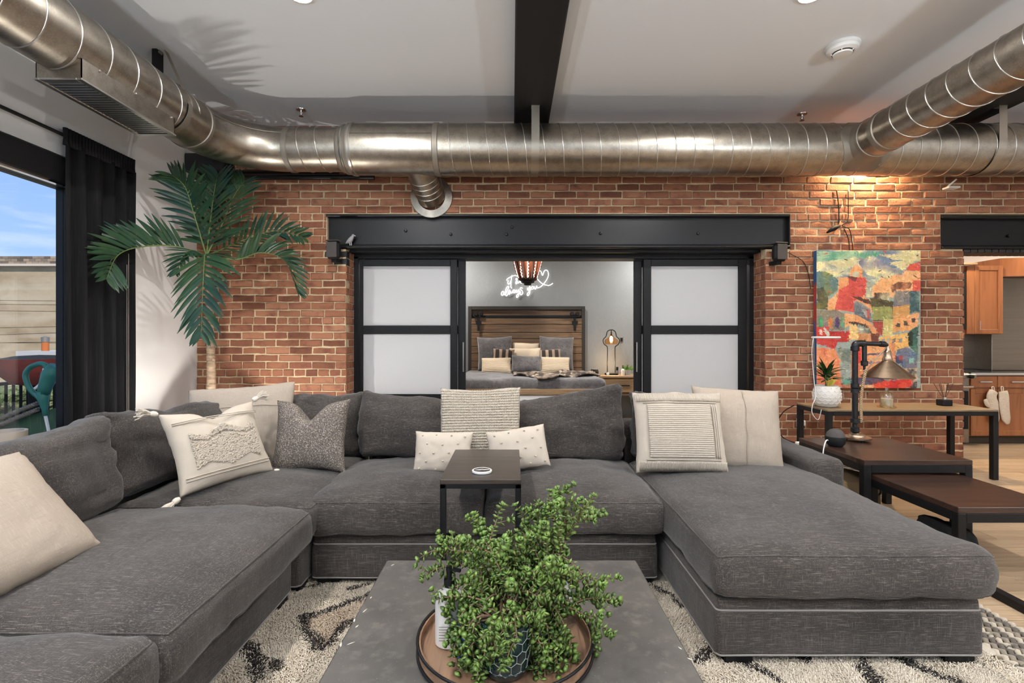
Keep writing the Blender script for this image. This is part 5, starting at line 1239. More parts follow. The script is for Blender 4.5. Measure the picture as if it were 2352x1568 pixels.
# ------------------------------------------------------------------ speakers, bird, cables
def speaker(x, z, label, rz):
    t = thing('wall_speaker', label, 'speaker', (x, 5.46, z), (0, 0, rz), 'small wall speakers')
    MB().box(-.075, .075, -.05, .05, 0, .19, .03).build('body', M['matte'], t, smooth=30, local=True)
    MB().box(-.074, .074, -.049, .049, .19, .205, .012).build('top_cap', M['mesh'], t, local=True)
    MB().box(-.06, .06, -.054, -.048, .015, .18, .01).build('grille', M['mesh'], t, local=True)
    MB().box(-.03, .03, .0, .13, -.03, .012, .004).build('wall_bracket', M['matte'], t, local=True)
speaker(-1.945, 2.21, 'small black speaker on the brick left of the bedroom doors', R(-8)); speaker(2.915, 2.185, 'small black speaker on the brick right of the bedroom doors', R(10))
M['beakgrey'] = mk('grey_ceramic', (.34, .34, .34), .5)
bd = thing('bird_figurine', 'small grey bird figurine standing on the steel lintel', 'figurine', (-1.80, 5.575, ZL0 + .028))
def bfn(p, d): return Vector((p.x * (1 - .25 * (p.z > .02)), p.y, p.z))
MB().tube([(-1.855, 5.585, 2.405), (-1.83, 5.585, 2.42), (-1.80, 5.585, 2.445), (-1.782, 5.585, 2.475), (-1.775, 5.585, 2.488)], [.004, .020, .028, .018, .014], 12).lathe([(.001, -.016), (.013, -.01), (.017, 0), (.012, .011), (.001, .016)], (-1.772, 5.585, 2.492), 12).build('body', M['beakgrey'], bd, smooth=True)
MB().tube([(-1.757, 5.585, 2.492), (-1.742, 5.585, 2.486)], [.005, .001], 6).build('beak', M['white'], bd)
for dx in (-.008, .008): MB().tube([(-1.80 + dx, 5.585, 2.42), (-1.80 + dx, 5.585, 2.383)], .003, 5).build('leg', M['white'], bd)
MB().tube(catmull([(3.62, 5.585, 3.0), (3.64, 5.583, 2.85), (3.645, 5.583, 2.70), (3.63, 5.583, 2.60), (3.55, 5.58, 2.55), (3.52, 5.58, 2.52)], 6), .006, 6).tube(catmull([(3.75, 5.585, 3.0), (3.75, 5.583, 2.75), (3.74, 5.583, 2.66), (3.68, 5.58, 2.60), (3.76, 5.58, 2.56), (3.79, 5.58, 2.42), (3.80, 5.58, 2.32)], 6), .005, 6).tube(catmull([(3.70, 5.58, 2.57), (3.75, 5.58, 2.45), (3.76, 5.58, 2.32)], 5), .005, 6).tube([(3.50, 5.57, 2.52), (3.58, 5.565, 2.57), (3.65, 5.57, 2.60)], [.008, .03, .012], 8).build('wall_cable', M['matte'], label='dark electrical cables bunched on the brick above the painting', cat='cable', smooth='all')
MB().tube(catmull([(3.0, 5.5, 2.30), (3.12, 5.58, 2.28), (3.25, 5.585, 2.20), (3.31, 5.585, 2.05), (3.33, 5.585, 1.9)], 6), .004, 6).build('speaker_cable', M['matte'], label='thin black cable running from the right speaker to the painting', cat='cable', smooth='all')
pg = thing('power_adapter', 'white plug adapter in the wall under the console', 'adapter', (3.20, 5.5, .37))
MB().box(3.17, 3.23, 5.55, 5.585, .36, .46, .005).build('wall_plate', M['white'], pg); MB().box(3.175, 3.225, 5.49, 5.55, .385, .445, .008).build('plug', M['white'], pg)
MB().tube(catmull([(2.99, 5.3, .64), (2.90, 5.35, .56), (2.86, 5.4, .42), (2.92, 5.4, .28), (3.05, 5.4, .22)], 6), .006, 6).build('floor_cable', M['matte'], label='black cable looping beside the left end of the console', cat='cable', smooth='all')
# brackets of the picture spotlight
sp_ = thing('wall_spotlight', 'small white spotlight tucked behind the duct above the painting', 'spotlight', (3.90, 5.47, 3.45))
MB().lathe([(.02, .14), (.045, .12), (.05, .02), (.055, 0)], (3.90, 5.47, 3.45), 20, cap=False).build('housing', M['white'], sp_, smooth=True)
MB().bar((3.90, 5.47, 3.57), (3.90, 5.47, 3.715), .02).build('bracket', M['white'], sp_)
MB().lathe([(.045, .03), (.001, .03)], (3.90, 5.47, 3.45), 20).build('lamp_face', M['led'], sp_)
l = add_light('spot_beam', 'SPOT', (0, 0, .02), 340, (1.0, .72, .40), .05, (R(4), 0, 0), R(150), .8); l.parent = sp_
br_ = thing('conduit_clip', 'white metal clip on the brick below the duct at the right', 'clip', (4.86, 5.55, 3.0)); MB().box(4.80, 4.93, 5.50, 5.59, 3.0, 3.02, .003).bar((4.82, 5.55, 3.02), (4.90, 5.52, 3.10), .015).build('clip_plate', M['white'], br_)

# ------------------------------------------------------------------ bedroom
bed = thing('bed', 'king size bed with brown plank headboard in the bedroom', 'bed', (.248, 7.5, 0))
hx0, hx1, hz = -.746, 1.242, 1.89
MB().box(hx0, hx1, 8.56, 8.63, .1, hz).build('headboard_back', M['bedframe'], bed)
for a in ((hx0, hx0 + .06, .1, hz), (hx1 - .06, hx1, .1, hz), (hx0 + .0605, hx1 - .0605, hz - .06, hz)): MB().box(a[0], a[1], 8.50, 8.57, a[2], a[3], .004).build('headboard_trim', M['bedframe'], bed)
hb = MB().box(hx0 + .06, hx1 - .06, 8.54, 8.565, hz - .155, hz - .06, .003).build('headboard_plank', M['bedwood'], bed)
zt = hz - .20
for k in range(9):
    h_ = [.105, .14, .105, .14, .11, .13, .11, .13, .12][k]; MB().box(hx0 + .055, hx1 - .055, 8.50, 8.545, zt - h_, zt - .007, .004).build('headboard_plank', M['bedwood'], bed); zt -= h_
MB().box(hx0 + .09, hx1 - .09, 8.49, 8.51, hz - .19, hz - .155, .003).build('hardware_rail', M['matte'], bed)
for xx_ in (hx0 + .18, hx1 - .18):
    hg = MB().box(xx_ - .02, xx_ + .02, 8.475, 8.49, hz - .34, hz - .14, .003).build('roller_hanger', M['matte'], bed)
    for dx in (-.045, .045): MB().lathe([(.03, -.02), (.036, -.012), (.036, .012), (.03, .02)], (xx_ + dx, 8.475, hz - .13), 16, 'Y').build('wheel', M['matte'], hg, smooth=True)
    MB().box(xx_ - .085, xx_ + .085, 8.47, 8.485, hz - .19, hz - .16, .004).build('bracket', M['matte'], hg)
    MB().prism([(xx_ - .05, hz - .25), (xx_ + .05, hz - .25), (xx_ + .045, hz - .30), (xx_ + .02, hz - .33), (xx_ + .02, hz - .42), (xx_ - .02, hz - .42), (xx_ - .02, hz - .33), (xx_ - .045, hz - .30)], 8.462, 8.4745, 'Y').build('strap_plate', M['matte'], hg)
MB().box(-.80, 1.30, 6.66, 6.73, .595, .672, .004).build('foot_rail', M['nswood'], bed)
for x in (-.80, 1.23): MB().box(x, x + .07, 6.73, 8.5, .45, .66, .004).build('side_rail', M['bedwood'], bed)
for x in (-.80, 1.23): MB().box(x, x + .07, 6.66, 6.74, .001, .595, .004).build('leg', M['bedwood'], bed)
MB().box(-.73, 1.23, 6.70, 8.5, .12, .592, .02).build('box_base', M['white'], bed)
M['furgrey'] = mk('grey_faux_fur', (.095, .086, .085), .9, spec=.2, sheen=.4, layers=[(7, (.15, .135, .13), .45, .7, 4), (40, (.06, .054, .053), .5, .75, 4)], bump=[(9, .5, .03, 4), (60, .6, .006, 4)])
def dfn(p, d): return p + d * (wrinkle(p, 41, .02, (2, 2, 2)) + wrinkle(p, 44, .008, (7, 7, 7)))
dv = soft_box(1.02, .92, .115, .09, 22, 20, 3, dfn).xform(Matrix.Translation((.248, 7.60, .695))).build('duvet', M['furgrey'], bed, smooth='all')
# throw
M['furbrown'] = mk('brown_striped_fur', (.20, .15, .11), .95, layers=[((9, 3, 9), (.05, .035, .028), .45, .55, 5), ((14, 8, 14), (.48, .39, .29), .56, .68, 4)], bump=[(60, .7, .008, 4)])
def tfn(u, v):
    x = .02 + 1.24 * u; w_ = .52 - .22 * abs(u - .5); y = 7.35 + (v - .5) * w_ * 1.6 - .12 * math.sin(u * 5) - (.2 if .25 < u < .5 else 0) * (1 - v)
    return (x, y, .835 + .022 * noise.noise(Vector((u * 7, v * 5, 0))) + .018 * math.sin(u * 16 + v * 4) - .02 * max(0, u - .92) * 40 * .1)
o = MB().grid(tfn, 60, 24).build('fur_throw', M['furbrown'], label='brown and cream striped fur throw lying across the bed', cat='throw blanket', smooth='all', recalc=False); md = o.modifiers.new('t', 'SOLIDIFY'); md.thickness = .018
M['creamb'] = mk('cream_plush', (.72, .58, .42), .95, bump=(70, .5, .006))
def bstripe(t, w, h, th):
    for u in (-.62, .0, .60):
        for s_ in (-1,):
            MB().grid(lambda a, b_: ((u + (a - .5) * .34) * w / 2, -th / 2 * max((1 - abs(u + (a - .5) * .34) ** 3) * (1 - abs(-.92 + 1.84 * b_) ** 3), 0) ** .55 - .004, h / 2 * (-.92 + 1.84 * b_) * .97), 6, 10).build('dark_stripe', M['furdark'], t, local=True, smooth='all')
M['furdark'] = mk('dark_brown_fur', (.035, .025, .02), .95, bump=(70, .6, .006)); M['furtan'] = mk('tan_fur', (.34, .25, .18), .95, layers=[((20, 20, 3), (.2, .14, .1), .5, .8)], bump=(70, .6, .006))
G2 = 'pillows on the bed'
pillow('large square grey fur pillow at the left against the headboard', P(1137, 812, 8.28), .58, .58, .2, 'furgrey', 14, 0, 2, 61, .06, name='bed_pillow', group=G2, n=16)
pillow('large square grey fur pillow at the right against the headboard', P(1278, 812, 8.28), .58, .58, .2, 'furgrey', 14, 0, -2, 62, .06, name='bed_pillow', group=G2, n=16)
pillow('plain cream pillow at the back of the bed centre', P(1207, 815, 8.34), .46, .42, .14, 'creamb', 10, 0, -2, 63, .04, name='bed_pillow', group=G2, n=14)
pillow('plain cream pillow in front of the other cream one', P(1206, 824, 8.12), .50, .36, .14, 'creamb', 14, 0, 0, 64, .04, name='bed_pillow', group=G2, n=14)
pillow('small striped fur pillow left of the cream pillows', P(1157, 818, 8.05), .34, .24, .1, 'furtan', 14, 0, -3, 65, .04, name='bed_pillow', group=G2, n=14, parts=bstripe)
pillow('small striped fur pillow right of the cream pillows', P(1264, 819, 8.05), .34, .24, .1, 'furtan', 14, 0, 2, 66, .04, name='bed_pillow', group=G2, n=14, parts=bstripe)
pillow('grey fur lumbar pillow at the front of the bed pile', P(1209, 836, 7.80), .47, .28, .14, 'furgrey', 22, 0, -2, 67, .05, name='bed_pillow', group=G2, n=16)
pillow('cream knitted lumbar pillow at the left front of the bed', P(1140, 840, 7.84), .47, .25, .13, 'creamb', 22, 0, 1, 68, .04, name='bed_pillow', group=G2, n=14, parts=knit_rows(12, 'creamb', .0108, 24))
pillow('cream knitted lumbar pillow at the right front of the bed', P(1275, 839, 7.84), .46, .26, .13, 'creamb', 22, 0, -1, 69, .04, name='bed_pillow', group=G2, n=14, parts=knit_rows(12, 'creamb', .0108, 24))
# nightstand
ns = thing('nightstand', 'wooden nightstand with one drawer beside the bed', 'nightstand', (1.78, 8.4, 0))
nx0, nx1, ny0, ny1, nz = 1.40, 2.16, 8.12, 8.62, .735
MB().box(nx0 - .02, nx1 + .02, ny0 - .02, ny1, nz - .035, nz, .005).build('top', M['nswood'], ns)
MB().box(nx0, nx0 + .03, ny0, ny1, nz - .29, nz - .035).build('side_panel', M['nswood'], ns); MB().box(nx1 - .03, nx1, ny0, ny1, nz - .29, nz - .035).build('side_panel', M['nswood'], ns)
MB().box(nx0 + .03, nx1 - .03, ny1 - .02, ny1, nz - .29, nz - .035).build('back_panel', M['nswood'], ns)
dw = MB().box(nx0 + .04, nx1 - .04, ny0 - .006, ny0 + .02, nz - .265, nz - .05, .004).build('drawer', M['nswood'], ns)
MB().bar((1.66, ny0 - .035, nz - .155), (1.90, ny0 - .035, nz - .155), .018).bar((1.68, ny0 - .035, nz - .155), (1.68, ny0, nz - .155), .014).bar((1.88, ny0 - .035, nz - .155), (1.88, ny0, nz - .155), .014).build('handle', M['matte'], dw)
MB().box(nx0, nx1, ny0, ny0 + .03, nz - .32, nz - .29, .003).build('apron', M['bedwood'], ns)
for x in (nx0, nx1 - .06):
    for y in (ny0, ny1 - .06): MB().box(x, x + .06, y, y + .06, .001, nz - .29, .004).build('leg', M['nswood'], ns)
# lamp on nightstand
lxn, lyn = (1404 - CX) * 8.36 / FPX, 8.36
tl = thing('table_lamp', 'black wire outline table lamp with glowing amber glass on the nightstand', 'lamp', (lxn, lyn, nz))
MB().box(lxn - .10, lxn + .10, lyn - .06, lyn + .06, nz + .001, nz + .028, .003).build('base', M['matte'], tl)
sc = 8.36 / FPX / 7.8375
def lp_(cx, cy): return (lxn + (cx - 497) * sc, lyn, EYE - (720 + cy / 7.8375 - CY) * 8.36 / FPX)
rightside = [(567, 1062), (567, 985), (566, 800), (566, 620), (580, 585), (625, 548), (643, 495), (635, 455), (595, 415), (583, 375), (570, 330), (540, 302), (500, 292)]
pathL = catmull([lp_(q[0], q[1]) for q in rightside] + [lp_(994 - q[0], q[1]) for q in reversed(rightside[:-1])], 5)
MB().tube(pathL, .007, 8).build('wire_outline', M['matte'], tl, smooth='all')
c_ = lp_(497, 480)
MB().lathe([(.012, lp_(0, 340)[2]), (.02, lp_(0, 380)[2]), (.045, lp_(0, 425)[2]), (.105, lp_(0, 470)[2]), (.112, lp_(0, 500)[2]), (.10, lp_(0, 552)[2])], (lxn, lyn, 0), 28, cap=False).build('glass_shade', M['amber'], tl, smooth=True)
MB().tube([lp_(497, 292), lp_(497, 400)], .008, 8).build('stem', M['matte'], tl)
M['bulb'] = mk('lit_filament_bulb', (1, .8, .5), .4, emit=((1.0, .66, .32), 14.0))
MB().lathe([(.008, lp_(0, 410)[2]), (.018, lp_(0, 430)[2]), (.022, lp_(0, 480)[2]), (.012, lp_(0, 515)[2]), (.001, lp_(0, 520)[2])], (lxn, lyn, 0), 14).build('bulb', M['bulb'], tl, smooth=True)
l = add_light('lamp_glow', 'POINT', (0, -.03, .20), 5, (1.0, .66, .36), .04); l.parent = tl
# small things on the nightstand
def at_ns(px): return (px - CX) * 8.25 / FPX
sp2 = thing('small_speaker', 'rounded dark speaker at the left of the nightstand', 'speaker', (at_ns(1369), 8.4, nz))
MB().lathe([(.05, .001), (.066, .02), (.07, .05), (.06, .085), (.05, .092)], (at_ns(1369), 8.4, nz), 24).build('shell', M['matte'], sp2, smooth=True); MB().lathe([(.05, .092), (.001, .094)], (at_ns(1369), 8.4, nz), 20).build('light_top', M['cream'], sp2)
bx_ = at_ns(1419.5); bb = thing('dark_bottle', 'small dark capped bottle on the nightstand', 'bottle', (bx_, 8.32, nz))
MB().box(bx_ - .02, bx_ + .02, 8.30, 8.34, nz + .001, nz + .075, .004).build('body', mk('smoke_glass', (.16, .14, .13), .2), bb); MB().box(bx_ - .018, bx_ + .018, 8.302, 8.338, nz + .075, nz + .135, .003).build('cap', M['matte'], bb)
bx_ = at_ns(1431); bb = thing('lotion_bottle', 'white lotion bottle with dark pump on the nightstand', 'bottle', (bx_, 8.26, nz))
MB().lathe([(.026, .001), (.029, .01), (.029, .09), (.012, .108)], (bx_, 8.26, nz), 18).build('body', M['frostb'], bb, smooth=True); MB().lathe([(.012, .105), (.010, .13), (.006, .132), (.006, .15), (.012, .152), (.012, .16)], (bx_, 8.26, nz), 12).build('pump', M['matte'], bb, smooth=True)
bx_ = at_ns(1443); bb = thing('herb_pot', 'small leafy plant in a grey square pot on the nightstand', 'plant', (bx_, 8.3, nz))
MB().prism([(-.035, 0), (.035, 0), (.05, .085), (-.05, .085)], -.04, .04, 'Y').xform(Matrix.Translation((bx_, 8.3, nz + .001))).build('pot', mk('grey_pot', (.36, .34, .31), .6), bb)
M['herb'] = mk('bright_leaf', (.16, .28, .05), .5); rn = random.Random(2)
for k in range(40):
    a = rn.uniform(0, 6.28); el = rn.uniform(.1, 1.2); d = Vector((math.cos(a) * math.cos(el), math.sin(a) * math.cos(el) * .5, math.sin(el))); leaflet(Vector((bx_ + rn.uniform(-.03, .03), 8.3, nz + .08)), d, rn.uniform(.06, .12), .014, .6, Vector((0, -1, .4)), rn).build('leaf', M['herb'], bb, recalc=False, smooth='all')
bx_ = at_ns(1400); bb = thing('mini_clock', 'tiny round white clock at the foot of the lamp', 'clock', (bx_ - .03, 8.235, nz)); MB().lathe([(.022, -.008), (.024, -.004), (.024, .008)], (bx_ - .03, 8.235, nz + .026), 16, 'Y').build('case', M['white'], bb, smooth=30)
sw = thing('light_switch', 'grey switch plate on the bedroom wall beside the lamp', 'switch', (at_ns(1427.5) * 1.045, 8.655, 1.28)); sxx = (1427.5 - CX) * 8.65 / FPX
MB().box(sxx - .03, sxx + .03, 8.65, 8.659, 1.27, 1.37, .003).build('plate', M['galvd'], sw); MB().box(sxx - .018, sxx + .018, 8.645, 8.651, 1.29, 1.35, .002).build('rocker', M['matte'], sw)
# neon sign
M['neon'] = mk('white_neon', (1, 1, 1), .4, emit=((1, .98, .96), 2.2))
ng = thing('neon_sign', 'white neon script sign with a heart above the headboard', 'neon sign', (.25, 8.64, 1.95))
def nz_(pts, c=8):
    w_ = [P(1140 + a / 14.257, 590 + b / 14.257, 8.63) for a, b in pts]; return catmull(w_, c)
ST = {'letter_i': [[(350, 770), (345, 740), (400, 690), (480, 650), (560, 615), (640, 610), (700, 640)], [(395, 770), (372, 850), (400, 892), (440, 860), (470, 780)]],
      'letter_t': [[(515, 600), (490, 720), (480, 860), (475, 960), (495, 1025)]],
      'letter_w': [[(630, 740), (660, 700), (685, 730), (650, 800), (632, 850), (660, 880), (695, 800), (690, 845), (725, 850), (760, 800), (765, 730)]],
      'letter_a': [[(850, 790), (810, 790), (795, 840), (830, 855), (860, 800), (862, 845), (895, 850)]], 'letter_s': [[(960, 775), (925, 780), (930, 810), (962, 830), (940, 858), (905, 850)]],
      'letters_always': [[(245, 1140), (200, 1130), (163, 1200), (185, 1257), (230, 1230), (250, 1150), (262, 1235), (310, 1200), (360, 1090), (405, 1000), (385, 960), (335, 1010), (300, 1120), (310, 1245), (340, 1272), (380, 1210), (412, 1100), (445, 1085), (430, 1140), (402, 1200), (430, 1222), (480, 1130), (482, 1185), (520, 1170), (545, 1090)], [(610, 1085), (565, 1080), (550, 1150), (590, 1172), (618, 1095), (628, 1160), (660, 1140)], [(668, 1075), (652, 1140), (690, 1152), (735, 1070), (742, 1190), (700, 1310), (668, 1322), (662, 1265), (730, 1190), (790, 1120)], [(855, 1030), (810, 1000), (780, 1050), (845, 1110), (862, 1190), (815, 1242), (778, 1205), (805, 1165)]],
      'letters_you': [[(1030, 1005), (1018, 1070), (1055, 1080), (1095, 955), (1102, 1080), (1080, 1210), (1032, 1262), (1010, 1225), (1060, 1140), (1130, 1060)], [(1190, 965), (1140, 1005), (1150, 1052), (1200, 1050), (1222, 990), (1190, 965), (1235, 985)], [(1242, 965), (1258, 1040), (1292, 1040), (1322, 945), (1338, 1010), (1390, 1005), (1460, 970), (1540, 890), (1640, 760), (1700, 620), (1692, 480), (1632, 428), (1572, 460), (1522, 590), (1502, 585), (1462, 480), (1400, 430), (1330, 440), (1288, 520), (1300, 630), (1360, 740), (1460, 840), (1560, 900), (1700, 932), (1780, 910), (1850, 860)]]}
for nme, strokes in ST.items():
    mb = MB()
    for s_ in strokes: mb.tube(nz_(s_), .0062, 6)
    mb.build(nme, M['neon'], ng, smooth='all')
MB().tube([P(1215, 560, 8.645), P(1215, 625, 8.645)], .003, 5).build('hanging_wire', M['white'], ng)
# hanging lantern
lt = thing('pendant_lantern', 'copper coloured glass lantern hanging in the bedroom', 'pendant lamp', (.225, 7.2, 2.11))
lc = (.225, 7.2, 0)
M['copperglass'] = mk('copper_glass', (.30, .09, .045), .12, .5, coat=.5)
src = None
for k in range(14):
    a = 2 * math.pi * k / 14; r_ = [(.118, 2.19), (.15, 2.30), (.185, 2.44), (.20, 2.54), (.15, 2.64)]
    pts = [(lc[0] + q * math.cos(a), lc[1] + q * math.sin(a), z) for q, z in r_]
    MB().tube(pts, [.016, .022, .028, .030, .02], 7).build('glass_flute', M['copperglass'], lt, smooth='all')
for k in range(10):
    a = 2 * math.pi * (k + .5) / 10; pts = []
    for i in range(41):
        z = 2.21 + .34 * i / 40; q = np.interp(z, [2.19, 2.30, 2.44, 2.56], [.128, .163, .20, .216]) + .004; a2 = a + .05 * math.sin(i * 1.25)
        pts.append((lc[0] + q * math.cos(a2), lc[1] + q * math.sin(a2), z))
    MB().tube(pts, .006, 5).build('light_string', M['bulb2'] if 'bulb2' in M else M.setdefault('bulb2', mk('lit_string', (1, .8, .65), .4, emit=((1.0, .74, .62), 2.6))), lt, smooth='all')
MB().lathe([(.02, 2.105), (.05, 2.11), (.055, 2.135), (.095, 2.145), (.10, 2.17), (.13, 2.18), (.135, 2.20), (.11, 2.205)], lc, 16).build('bottom_cap', M['steel'], lt, smooth=25)
MB().lathe([(.17, 2.63), (.16, 2.68), (.06, 2.72), (.02, 2.76)], lc, 20).build('top_cap', M['steel'], lt, smooth=True); MB().tube([(lc[0], lc[1], 2.74), (lc[0], lc[1], 3.0)], .008, 6).build('chain', M['steel'], lt)

# ------------------------------------------------------------------ kitchen
def cabinet_door(par, x0, x1, z0, z1, y, hx_=None, hz_=None, vertical=True, name='door'):
    d = MB().box(x0, x0 + .06, y, y + .02, z0, z1, .003).box(x1 - .06, x1, y, y + .02, z0, z1, .003).box(x0 + .06, x1 - .06, y, y + .02, z0, z0 + .06, .003).box(x0 + .06, x1 - .06, y, y + .02, z1 - .06, z1, .003).build(name, M['cherry'], par)
    MB().box(x0 + .055, x1 - .055, y + .010, y + .018, z0 + .055, z1 - .055).build('door_panel', M['cherry'], d)
    if hx_ is not None:
        a, b_ = ((hx_, y - .025, hz_), (hx_, y - .025, hz_ + .11)) if vertical else ((hx_ - .07, y - .025, hz_), (hx_ + .07, y - .025, hz_))
        MB().bar(a, b_, .012).bar(a, (a[0], y, a[2]), .01).bar(b_, (b_[0], y, b_[2]), .01).build('handle', M['chrome'], d)
KY = 6.36
uc = thing('wall_cabinet', 'cherry wood wall cabinet above the kitchen counter', 'cabinet', (6.1, 6.75, 1.40))
MB().box(5.75, 6.43, 6.58, 6.995, 1.40, 2.30).build('body', M['cherry'], uc)
cabinet_door(uc, 6.06, 6.43, 1.405, 2.295, 6.555, 6.105, 1.46)
MB().box(5.96, 6.055, 6.555, 6.58, 1.405, 2.295, .003).build('open_shelf_stile', M['cherry'], uc)
MB().box(5.86, 5.955, 6.56, 6.585, 1.46, 2.22).build('glass_side', M['matte'], uc)
MB().box(5.80, 6.05, 6.50, 6.56, 2.30, 2.33, .004).build('cornice', M['nswood'], uc)
pn = thing('fridge_surround', 'cherry wood panel above the stainless surface', 'cabinet', (6.95, 6.75, 2.12))
MB().prism([(6.436, 6.60), (7.6, 6.30), (7.6, 6.99), (6.436, 6.99)], 2.16, 2.40).build('panel', M['cherry'], pn)
MB().box(6.44, 7.6, 6.72, 6.99, .915, 2.158, .004).build('stainless_fridge', M['steelk'], label='brushed stainless steel fridge side at the right edge', cat='fridge')
bs = thing('backsplash', 'dark stainless backsplash between counter and cabinet', 'backsplash', (6.1, 6.99, .915)); MB().box(5.3, 6.10, 6.975, 6.995, .915, 1.40).build('panel', M['steelk'], bs); MB().box(6.11, 6.44, 6.965, 6.995, .915, 1.40).build('panel', M['steelk'], bs)
bc = thing('base_cabinet', 'cherry wood base cabinets with two drawers under the counter', 'cabinet', (6.6, 6.66, 0))
MB().box(5.82, 7.5, KY + .022, 6.99, .10, .875).build('body', M['cherry'], bc); MB().box(5.82, 7.5, KY + .07, 6.98, .001, .10).build('toe_kick', M['darkwood'], bc)
for x0, x1 in ((5.83, 6.165), (6.175, 6.62), (6.63, 7.1)):
    d = MB().box(x0, x1, KY, KY + .022, .72, .865, .004).build('drawer', M['cherry'], bc); xm = (x0 + x1) / 2
    MB().bar((xm - .075, KY - .025, .795), (xm + .075, KY - .025, .795), .012).bar((xm - .07, KY - .025, .795), (xm - .07, KY, .795), .01).bar((xm + .07, KY - .025, .795), (xm + .07, KY, .795), .01).build('handle', M['chrome'], d)
    cabinet_door(bc, x0, x1, .11, .705, KY)
ctp = thing('worktop', 'black polished kitchen worktop with a steel edge', 'worktop', (6.6, 6.65, .876)); MB().box(5.81, 7.52, KY - .02, 6.97, .876, .914, .004).build('slab', M['granite'], ctp); MB().box(5.81, 7.52, KY - .026, KY - .02, .88, .910).build('steel_edge', M['chrome'], ctp)
rg_ = thing('range_cooker', 'stainless range cooker partly hidden by the brick pier', 'cooker', (5.42, 6.6, 0)); MB().box(5.05, 5.79, 6.34, 6.96, .02, .905, .006).build('body', M['steelk'], rg_); MB().box(5.05, 5.80, 6.24, 6.34, .84, .90, .01).build('control_panel', M['steelk'], rg_); MB().tube([(5.10, 6.27, .74), (5.77, 6.27, .74)], .014, 8).build('oven_handle', M['chrome'], rg_, smooth=True); MB().box(5.1, 5.77, 6.325, 6.345, .2, .68, .004).build('oven_door', M['matte'], rg_)
for k in range(4): MB().lathe([(.025, 0), (.022, -.035), (.001, -.036)], (5.2 + k * .17, 6.24, .87), 14, 'Y').build('knob', M['matte'], rg_, smooth=30)
MB().lathe([(.05, .906), (.055, .93), (.05, 1.0), (.02, 1.02), (.012, 1.06)], (5.72, 6.7, 0), 16).build('cooking_pot', M['matte'], label='dark pot on the range cooker', cat='pot', smooth=30)
M['quilt'] = mk('quilted_cream', (.68, .58, .46), .95, bump=[(45, .7, .01)])
for i, (px, lb, rl) in enumerate(((2283, 'quilted cream oven mitt hanging at the left on the cabinet', 6), (2308, 'quilted cream oven mitt hanging at the right on the cabinet', -10))):
    c_ = P(px, 935, 6.30); t = thing('oven_mitt', lb, 'oven mitt', (c_.x, 6.30, c_.z - .22), group='oven mitts')
    pts = [(c_.x - .01 * (i * 2 - 1), 6.31, c_.z + .20), (c_.x - .02 + .02 * i, 6.305, c_.z + .13), (c_.x, 6.30, c_.z + .03), (c_.x + .02 * (1 if i else 1), 6.30, c_.z - .12), (c_.x + (.05 if i else .04), 6.30, c_.z - .21)]
    pp = catmull(pts, 6); mb = MB().tube(pp, [float(np.interp(k / (len(pp) - 1), [0, .2, .45, .8, 1], [.055, .062, .066, .056, .02])) for k in range(len(pp))], 14); mb.v = [(v[0], 6.31 + (v[1] - 6.30) * .4, v[2]) for v in mb.v]; mb.build('mitt', M['quilt'], t, smooth='all')
    if i == 0:
        mb = MB().tube(catmull([(c_.x - .02, 6.30, c_.z + .02), (c_.x - .075, 6.30, c_.z + .04), (c_.x - .10, 6.30, c_.z + .10)], 5), [.04, .038, .036, .035, .034, .033, .032, .03, .028, .026, .015], 10); mb.v = [(v[0], 6.31 + (v[1] - 6.30) * .4, v[2]) for v in mb.v]; mb.build('thumb', M['quilt'], t, smooth='all')
    MB().tube(catmull([(pts[0][0] - .01, 6.32, pts[0][2]), (pts[0][0] - .012, 6.325, pts[0][2] + .05), (pts[0][0] + .012, 6.325, pts[0][2] + .05), (pts[0][0] + .01, 6.32, pts[0][2])], 5), .006, 6).build('loop', M['quilt'], t, smooth='all')

# ------------------------------------------------------------------ things on the floor at the right
M['suede'] = mk('tan_suede', (.20, .135, .07), .9, bump=(120, .3, .002))
pf = thing('floor_cushion', 'round tan cushion on the floor behind the chaise', 'cushion', (2.44, 3.76, 0)); MB().lathe([(.06, .001), (.22, .02), (.265, .12), (.265, .24), (.22, .33), (.10, .36), (.001, .362)], (2.44, 3.76, 0), 36).build('cushion_cover', M['suede'], pf, smooth=True)
MB().tube([(2.44 + .267 * math.cos(a), 3.76 + .267 * math.sin(a), .24) for a in [2 * math.pi * k / 40 for k in range(40)]], .006, 6, closed=True).build('piping', M['darkwood'], pf, smooth='all')
bg = thing('dark_bag', 'dark slouched bag on the floor by the lower nesting table', 'bag', (2.54, 3.0, 0))
def bgf(p, d): return p + d * wrinkle(p, 77, .05, (7, 7, 7))
soft_box(.08, .15, .13, .06, 6, 6, 4, bgf).xform(Matrix.Translation((2.57, 2.98, .135))).build('body', M['matte'], bg, smooth='all')
bk = thing('storage_box', 'ribbed pale storage box under the dark table', 'box', (2.98, 4.4, 0)); MB().box(2.80, 3.16, 4.26, 4.6, .001, .36, .01).build('body', M['cream'], bk)
for k in range(14): MB().box(2.795, 3.165, 4.252, 4.26, .02 + k * .024, .036 + k * .024, .003).build('rib', M['cream'], bk)
pp_ = thing('paper_stack', 'white and blue papers standing behind the dark table', 'papers', (2.68, 4.5, 0)); MB().box(2.60, 2.70, 4.40, 4.60, .001, .40, .003).build('white_sheets', M['white'], pp_); MB().box(2.705, 2.76, 4.38, 4.60, .001, .38, .003).build('blue_folder', mk('sky_blue', (.10, .38, .72), .5), pp_)

